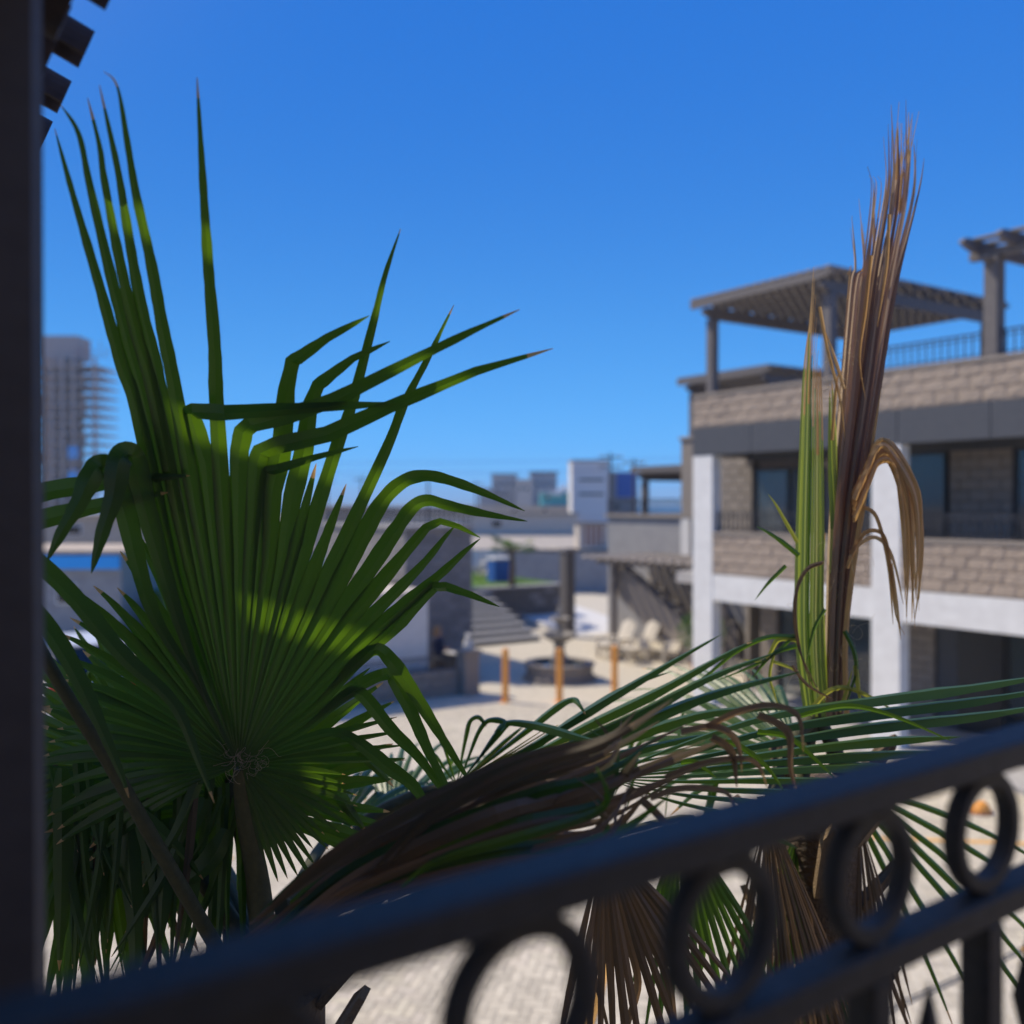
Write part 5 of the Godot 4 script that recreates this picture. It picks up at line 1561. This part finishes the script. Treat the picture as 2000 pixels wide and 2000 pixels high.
func car(label: String, place: Vector3, turn: float, paint: Material) -> void:
	var c := thing("parked_car", label, "car", place, turn, "cars parked by the shop")
	# side profile extruded in three widths, so the cabin leans in
	var body := begin()
	var prof := [Vector2(-2.15, 0.35), Vector2(-2.2, 0.62), Vector2(-2.1, 0.9), Vector2(-0.95, 1.0), Vector2(2.05, 1.0), Vector2(2.2, 0.75), Vector2(2.15, 0.35)]
	var ring := func(w: float, inset: float) -> Array:
		var out: Array = []
		for p: Vector2 in prof:
			out.append(Vector3(w, p.y * (1.0 - inset * 0.02), p.x * (1.0 - inset * 0.02)))
		return out
	slab_poly(body, ring.call(-0.86, 0.0), Vector3(1.72, 0, 0))
	for e: float in [-1.0, 1.0]:
		var a: Array = ring.call(e * 0.86, 0.0)
		var b: Array = ring.call(e * 0.9, 2.0)
		for i in a.size():
			var j := (i + 1) % a.size()
			if e > 0: quad(body, a[i], a[j], b[j], b[i])
			else: quad(body, a[j], a[i], b[i], b[j])
	done(body, "body", paint, c)
	var cab := begin()
	var lo := [Vector3(-0.84, 1.0, -1.0), Vector3(0.84, 1.0, -1.0), Vector3(0.84, 1.0, 2.0), Vector3(-0.84, 1.0, 2.0)]
	var hi := [Vector3(-0.66, 1.62, -0.3), Vector3(0.66, 1.62, -0.3), Vector3(0.68, 1.64, 1.7), Vector3(-0.68, 1.64, 1.7)]
	for i in 4:
		var j := (i + 1) % 4
		quad(cab, lo[j], lo[i], hi[i], hi[j])
	done(cab, "windows", M.car_glass, c)
	var rf := begin()
	box(rf, Vector3(0, 1.655, 0.7), Vector3(1.4, 0.05, 2.06), 0.02)
	done(rf, "roof", paint, c)
	for e: float in [-1.0, 1.0]:
		for z: float in [-1.35, 1.3]:
			var w := Node3D.new()
			w.name = "wheel"
			c.add_child(w, true)
			w.position = Vector3(e * 0.8, 0.34, z)
			w.rotation.z = PI / 2
			var ty := begin()
			lathe(ty, [Vector2(0.2, -0.11), Vector2(0.32, -0.11), Vector2(0.34, -0.08), Vector2(0.34, 0.08), Vector2(0.32, 0.11), Vector2(0.2, 0.11)], 20)
			done(ty, "tyre", M.tyre, w)
			var rm := begin()
			lathe(rm, [Vector2(0.0, -0.1), Vector2(0.2, -0.1), Vector2(0.21, 0.0), Vector2(0.2, 0.1), Vector2(0.0, 0.1)], 14)
			done(rm, "rim", M.chrome, w)
		part_box("tail_light", Vector3(e * 0.75 - 0.12, 0.72, 2.06), Vector3(e * 0.75 + 0.12, 0.98, 2.2), M.tail_red, c, 0.02)
		part_box("headlight", Vector3(e * 0.66 - 0.18, 0.66, -2.21), Vector3(e * 0.66 + 0.18, 0.82, -2.1), M.statue, c, 0.02)
		part_box("mirror", Vector3(e * 0.98 - 0.1, 1.02, -0.75), Vector3(e * 0.98 + 0.1, 1.16, -0.6), paint, c, 0.03)
	part_box("number_plate", Vector3(-0.26, 0.62, 2.19), Vector3(0.26, 0.76, 2.215), M.statue, c)

# ---------------------------------------------------------------- a person sitting at a table
func smin(a: float, b: float, k: float) -> float:
	var h := clampf(0.5 + 0.5 * (b - a) / k, 0.0, 1.0)
	return lerpf(b, a, h) - k * h * (1.0 - h)

func bone(p: Vector3, a: Vector3, b: Vector3, ra: float, rb: float) -> float:
	var ab := b - a
	var t := clampf((p - a).dot(ab) / ab.length_squared(), 0.0, 1.0)
	return p.distance_to(a + ab * t) - lerpf(ra, rb, t)

func net(bones: Array, lo: Vector3, hi: Vector3, cell: float, k: float) -> ArrayMesh:
	var n := Vector3i(((hi - lo) / cell).ceil()) + Vector3i.ONE
	var val := PackedFloat32Array()
	val.resize(n.x * n.y * n.z)
	for z in n.z:
		for y in n.y:
			for x in n.x:
				var p := lo + Vector3(x, y, z) * cell
				var d := 1.0
				for b: Array in bones:
					d = smin(d, bone(p, b[0], b[1], b[2], b[3]), k)
				val[(z * n.y + y) * n.x + x] = d
	var at := func(x: int, y: int, z: int) -> float: return val[(z * n.y + y) * n.x + x]
	var spot := {}
	for z in n.z - 1:
		for y in n.y - 1:
			for x in n.x - 1:
				var sum := Vector3.ZERO
				var c := 0
				for e: Array in [[0,0,0,1,0,0],[0,1,0,1,1,0],[0,0,1,1,0,1],[0,1,1,1,1,1],[0,0,0,0,1,0],[1,0,0,1,1,0],[0,0,1,0,1,1],[1,0,1,1,1,1],[0,0,0,0,0,1],[1,0,0,1,0,1],[0,1,0,0,1,1],[1,1,0,1,1,1]]:
					var a: float = at.call(x + e[0], y + e[1], z + e[2])
					var b: float = at.call(x + e[3], y + e[4], z + e[5])
					if (a < 0.0) != (b < 0.0):
						var t := a / (a - b)
						sum += Vector3(x + lerpf(e[0], e[3], t), y + lerpf(e[1], e[4], t), z + lerpf(e[2], e[5], t))
						c += 1
				if c > 0:
					spot[Vector3i(x, y, z)] = lo + sum / c * cell
	var st := begin()
	st.set_smooth_group(0)
	for q: Vector3i in spot:
		for ax in 3:
			var i := (ax + 1) % 3
			var j := (ax + 2) % 3
			var step := Vector3i.ZERO
			step[ax] = 1
			var di := Vector3i.ZERO
			di[i] = 1
			var dj := Vector3i.ZERO
			dj[j] = 1
			var a: float = at.call(q.x, q.y, q.z)
			var b: float = at.call(q.x + step.x, q.y + step.y, q.z + step.z)
			if (a < 0.0) == (b < 0.0) or not (spot.has(q - di) and spot.has(q - dj) and spot.has(q - di - dj)):
				continue
			var f: Array = [spot[q], spot[q - di], spot[q - di - dj], spot[q - dj]]
			if a < 0.0: f.reverse()
			for v: int in [0, 1, 2, 0, 2, 3]:
				st.add_vertex(f[v])
	st.index()
	st.generate_normals()
	return st.commit()

func person_at_table() -> void:
	var p := thing("person", "person with light hair and dark navy clothes sitting at a table by the block wall", "person", town(12.15, 0.0, -21.9), TURN + 0.6)
	var B := [
		[Vector3(0, 0.50, 0), Vector3(0, 0.62, 0), 0.15, 0.14], [Vector3(0, 0.62, 0), Vector3(0, 0.92, 0.02), 0.13, 0.15], [Vector3(-0.13, 0.98, 0.02), Vector3(0.13, 0.98, 0.02), 0.085, 0.085],
		[Vector3(0, 0.98, 0.02), Vector3(0, 1.10, 0.04), 0.055, 0.05], [Vector3(0, 1.17, 0.05), Vector3(0, 1.25, 0.045), 0.078, 0.088],
		[Vector3(0, 1.18, 0.125), Vector3(0, 1.20, 0.14), 0.016, 0.012], [Vector3(0, 1.13, 0.10), Vector3(0, 1.12, 0.11), 0.035, 0.03]]
	for e: float in [-1.0, 1.0]:
		B.append([Vector3(e * 0.19, 0.97, 0.02), Vector3(e * 0.24, 0.70, 0.06), 0.055, 0.045])
		B.append([Vector3(e * 0.24, 0.70, 0.06), Vector3(e * 0.12, 0.77, 0.32), 0.043, 0.032])
		B.append([Vector3(e * 0.12, 0.77, 0.32), Vector3(e * 0.08, 0.785, 0.41), 0.034, 0.022])
		B.append([Vector3(e * 0.09, 0.50, 0), Vector3(e * 0.12, 0.50, 0.42), 0.09, 0.065])
		B.append([Vector3(e * 0.12, 0.48, 0.43), Vector3(e * 0.12, 0.09, 0.40), 0.06, 0.04])
		B.append([Vector3(e * 0.12, 0.05, 0.38), Vector3(e * 0.12, 0.04, 0.56), 0.045, 0.032])
	put("body", net(B, Vector3(-0.36, -0.02, -0.22), Vector3(0.36, 1.38, 0.64), 0.028, 0.03), M.skin, p)
	var shirt: Array = []
	for i: int in [0, 1, 2]:
		shirt.append([B[i][0], B[i][1], B[i][2] + 0.014, B[i][3] + 0.014])
	for e: float in [-1.0, 1.0]:
		shirt.append([Vector3(e * 0.19, 0.97, 0.02), Vector3(e * 0.24, 0.70, 0.06), 0.07, 0.06])
		shirt.append([Vector3(e * 0.24, 0.70, 0.06), Vector3(e * 0.14, 0.76, 0.27), 0.057, 0.046])
	put("shirt", net(shirt, Vector3(-0.38, 0.3, -0.24), Vector3(0.38, 1.12, 0.42), 0.028, 0.03), M.cloth_navy, p)
	var legs: Array = []
	for e: float in [-1.0, 1.0]:
		legs.append([Vector3(e * 0.08, 0.50, 0), Vector3(e * 0.12, 0.50, 0.42), 0.115, 0.085])
		legs.append([Vector3(e * 0.12, 0.49, 0.43), Vector3(e * 0.12, 0.13, 0.40), 0.08, 0.058])
	put("trousers", net(legs, Vector3(-0.3, 0.0, -0.2), Vector3(0.3, 0.68, 0.6), 0.028, 0.03), M.cloth_grey, p)
	put("hair", net([[Vector3(0, 1.20, 0.01), Vector3(0, 1.27, 0.03), 0.09, 0.092], [Vector3(0, 1.18, -0.03), Vector3(0, 1.05, -0.05), 0.07, 0.05]], Vector3(-0.16, 0.95, -0.18), Vector3(0.16, 1.42, 0.16), 0.025, 0.03), M.hair, p)
	for e: float in [-1.0, 1.0]:
		var eye := begin()
		lathe(eye, [Vector2(0, -0.01), Vector2(0.01, 0), Vector2(0, 0.01)], 8, Vector3(e * 0.032, 1.225, 0.128))
		done(eye, "eye", M.tyre, p)
	var ch := thing("stool", "small dark stool under the seated person", "stool", town(12.15, 0.0, -21.9), TURN + 0.6)
	part_box("seat", Vector3(-0.2, 0.335, -0.2), Vector3(0.2, 0.365, 0.2), M.dark_wood, ch, 0.008)
	for x: float in [-0.16, 0.16]:
		for z: float in [-0.16, 0.16]:
			part_box("leg", Vector3(x - 0.02, 0, z - 0.02), Vector3(x + 0.02, 0.333, z + 0.02), M.dark_wood, ch)
	var t := thing("cafe_table", "small dark table with pale top in front of the seated person", "table", town(12.55, 0.0, -21.3))
	part_box("table_top", Vector3(-0.4, 0.70, -0.3), Vector3(0.4, 0.735, 0.3), M.statue, t, 0.006)
	for x: float in [-0.34, 0.34]:
		for z: float in [-0.24, 0.24]:
			part_box("leg", Vector3(x - 0.02, 0, z - 0.02), Vector3(x + 0.02, 0.698, z + 0.02), M.iron_far, t)

func _ready() -> void:
	rng.seed = 71
	# camera
	var cam := Camera3D.new()
	cam.name = "camera"
	add_child(cam)
	cam.position = Vector3(0, EYE, 0)
	cam.rotation_degrees.x = -0.457
	var lens := CameraAttributesPhysical.new()
	lens.frustum_focal_length = 22.569
	lens.frustum_focus_distance = 2.05
	lens.frustum_near = 0.05
	lens.frustum_far = 4000.0
	lens.exposure_aperture = 1.3
	cam.attributes = lens
	cam.fov = 56.0
	cam.near = 0.05
	cam.far = 4000.0
	cam.current = true
	# sky
	var sky := ProceduralSkyMaterial.new()
	sky.sky_top_color = lin(0.017, 0.170, 0.68)
	sky.sky_horizon_color = Color(0.42, 0.82, 1.11)
	sky.sky_curve = 0.11
	sky.ground_horizon_color = lin(0.30, 0.30, 0.30)
	sky.ground_bottom_color = lin(0.25, 0.23, 0.2)
	sky.sun_angle_max = 62.0
	sky.sun_curve = 0.35
	var env := Environment.new()
	env.background_mode = Environment.BG_SKY
	env.sky = Sky.new()
	env.sky.sky_material = sky
	env.tonemap_mode = Environment.TONE_MAPPER_LINEAR
	env.tonemap_exposure = 1.0
	env.fog_enabled = true
	env.fog_density = 0.0004
	env.fog_light_color = Color(0.80, 0.88, 0.97)
	env.sdfgi_enabled = true
	env.ssao_enabled = true
	env.ssil_enabled = true
	var we := WorldEnvironment.new()
	we.name = "world_environment"
	we.environment = env
	add_child(we)
	# sun: high, left and a little ahead
	var sun := DirectionalLight3D.new()
	sun.name = "sun"
	sun.light_energy = 1.5
	sun.light_color = Color(1.0, 0.955, 0.88)
	sun.light_angular_distance = 0.5
	sun.shadow_enabled = true
	add_child(sun)
	sun.look_at_from_position(Vector3(-7.6, 10.0, -3.5), Vector3.ZERO)
	make_materials()
	# setting
	ground()
	far_town()
	right_building()
	left_buildings()
	outdoor_stair()
	balcony()
	# things
	fountain()
	bollards()
	lounge_chairs()
	small_plants()
	person_at_table()
	car("white parked car with red tail lights in front of the blue band shop", Vector3(-9.3, 0.0, -21.0), 0.5, M.car_white)
	car("dark parked car beside the white car near the blue band shop", Vector3(-7.0, 0.0, -23.0), 0.5, M.car_dark)
	left_palm()
	right_palm()
	railing()
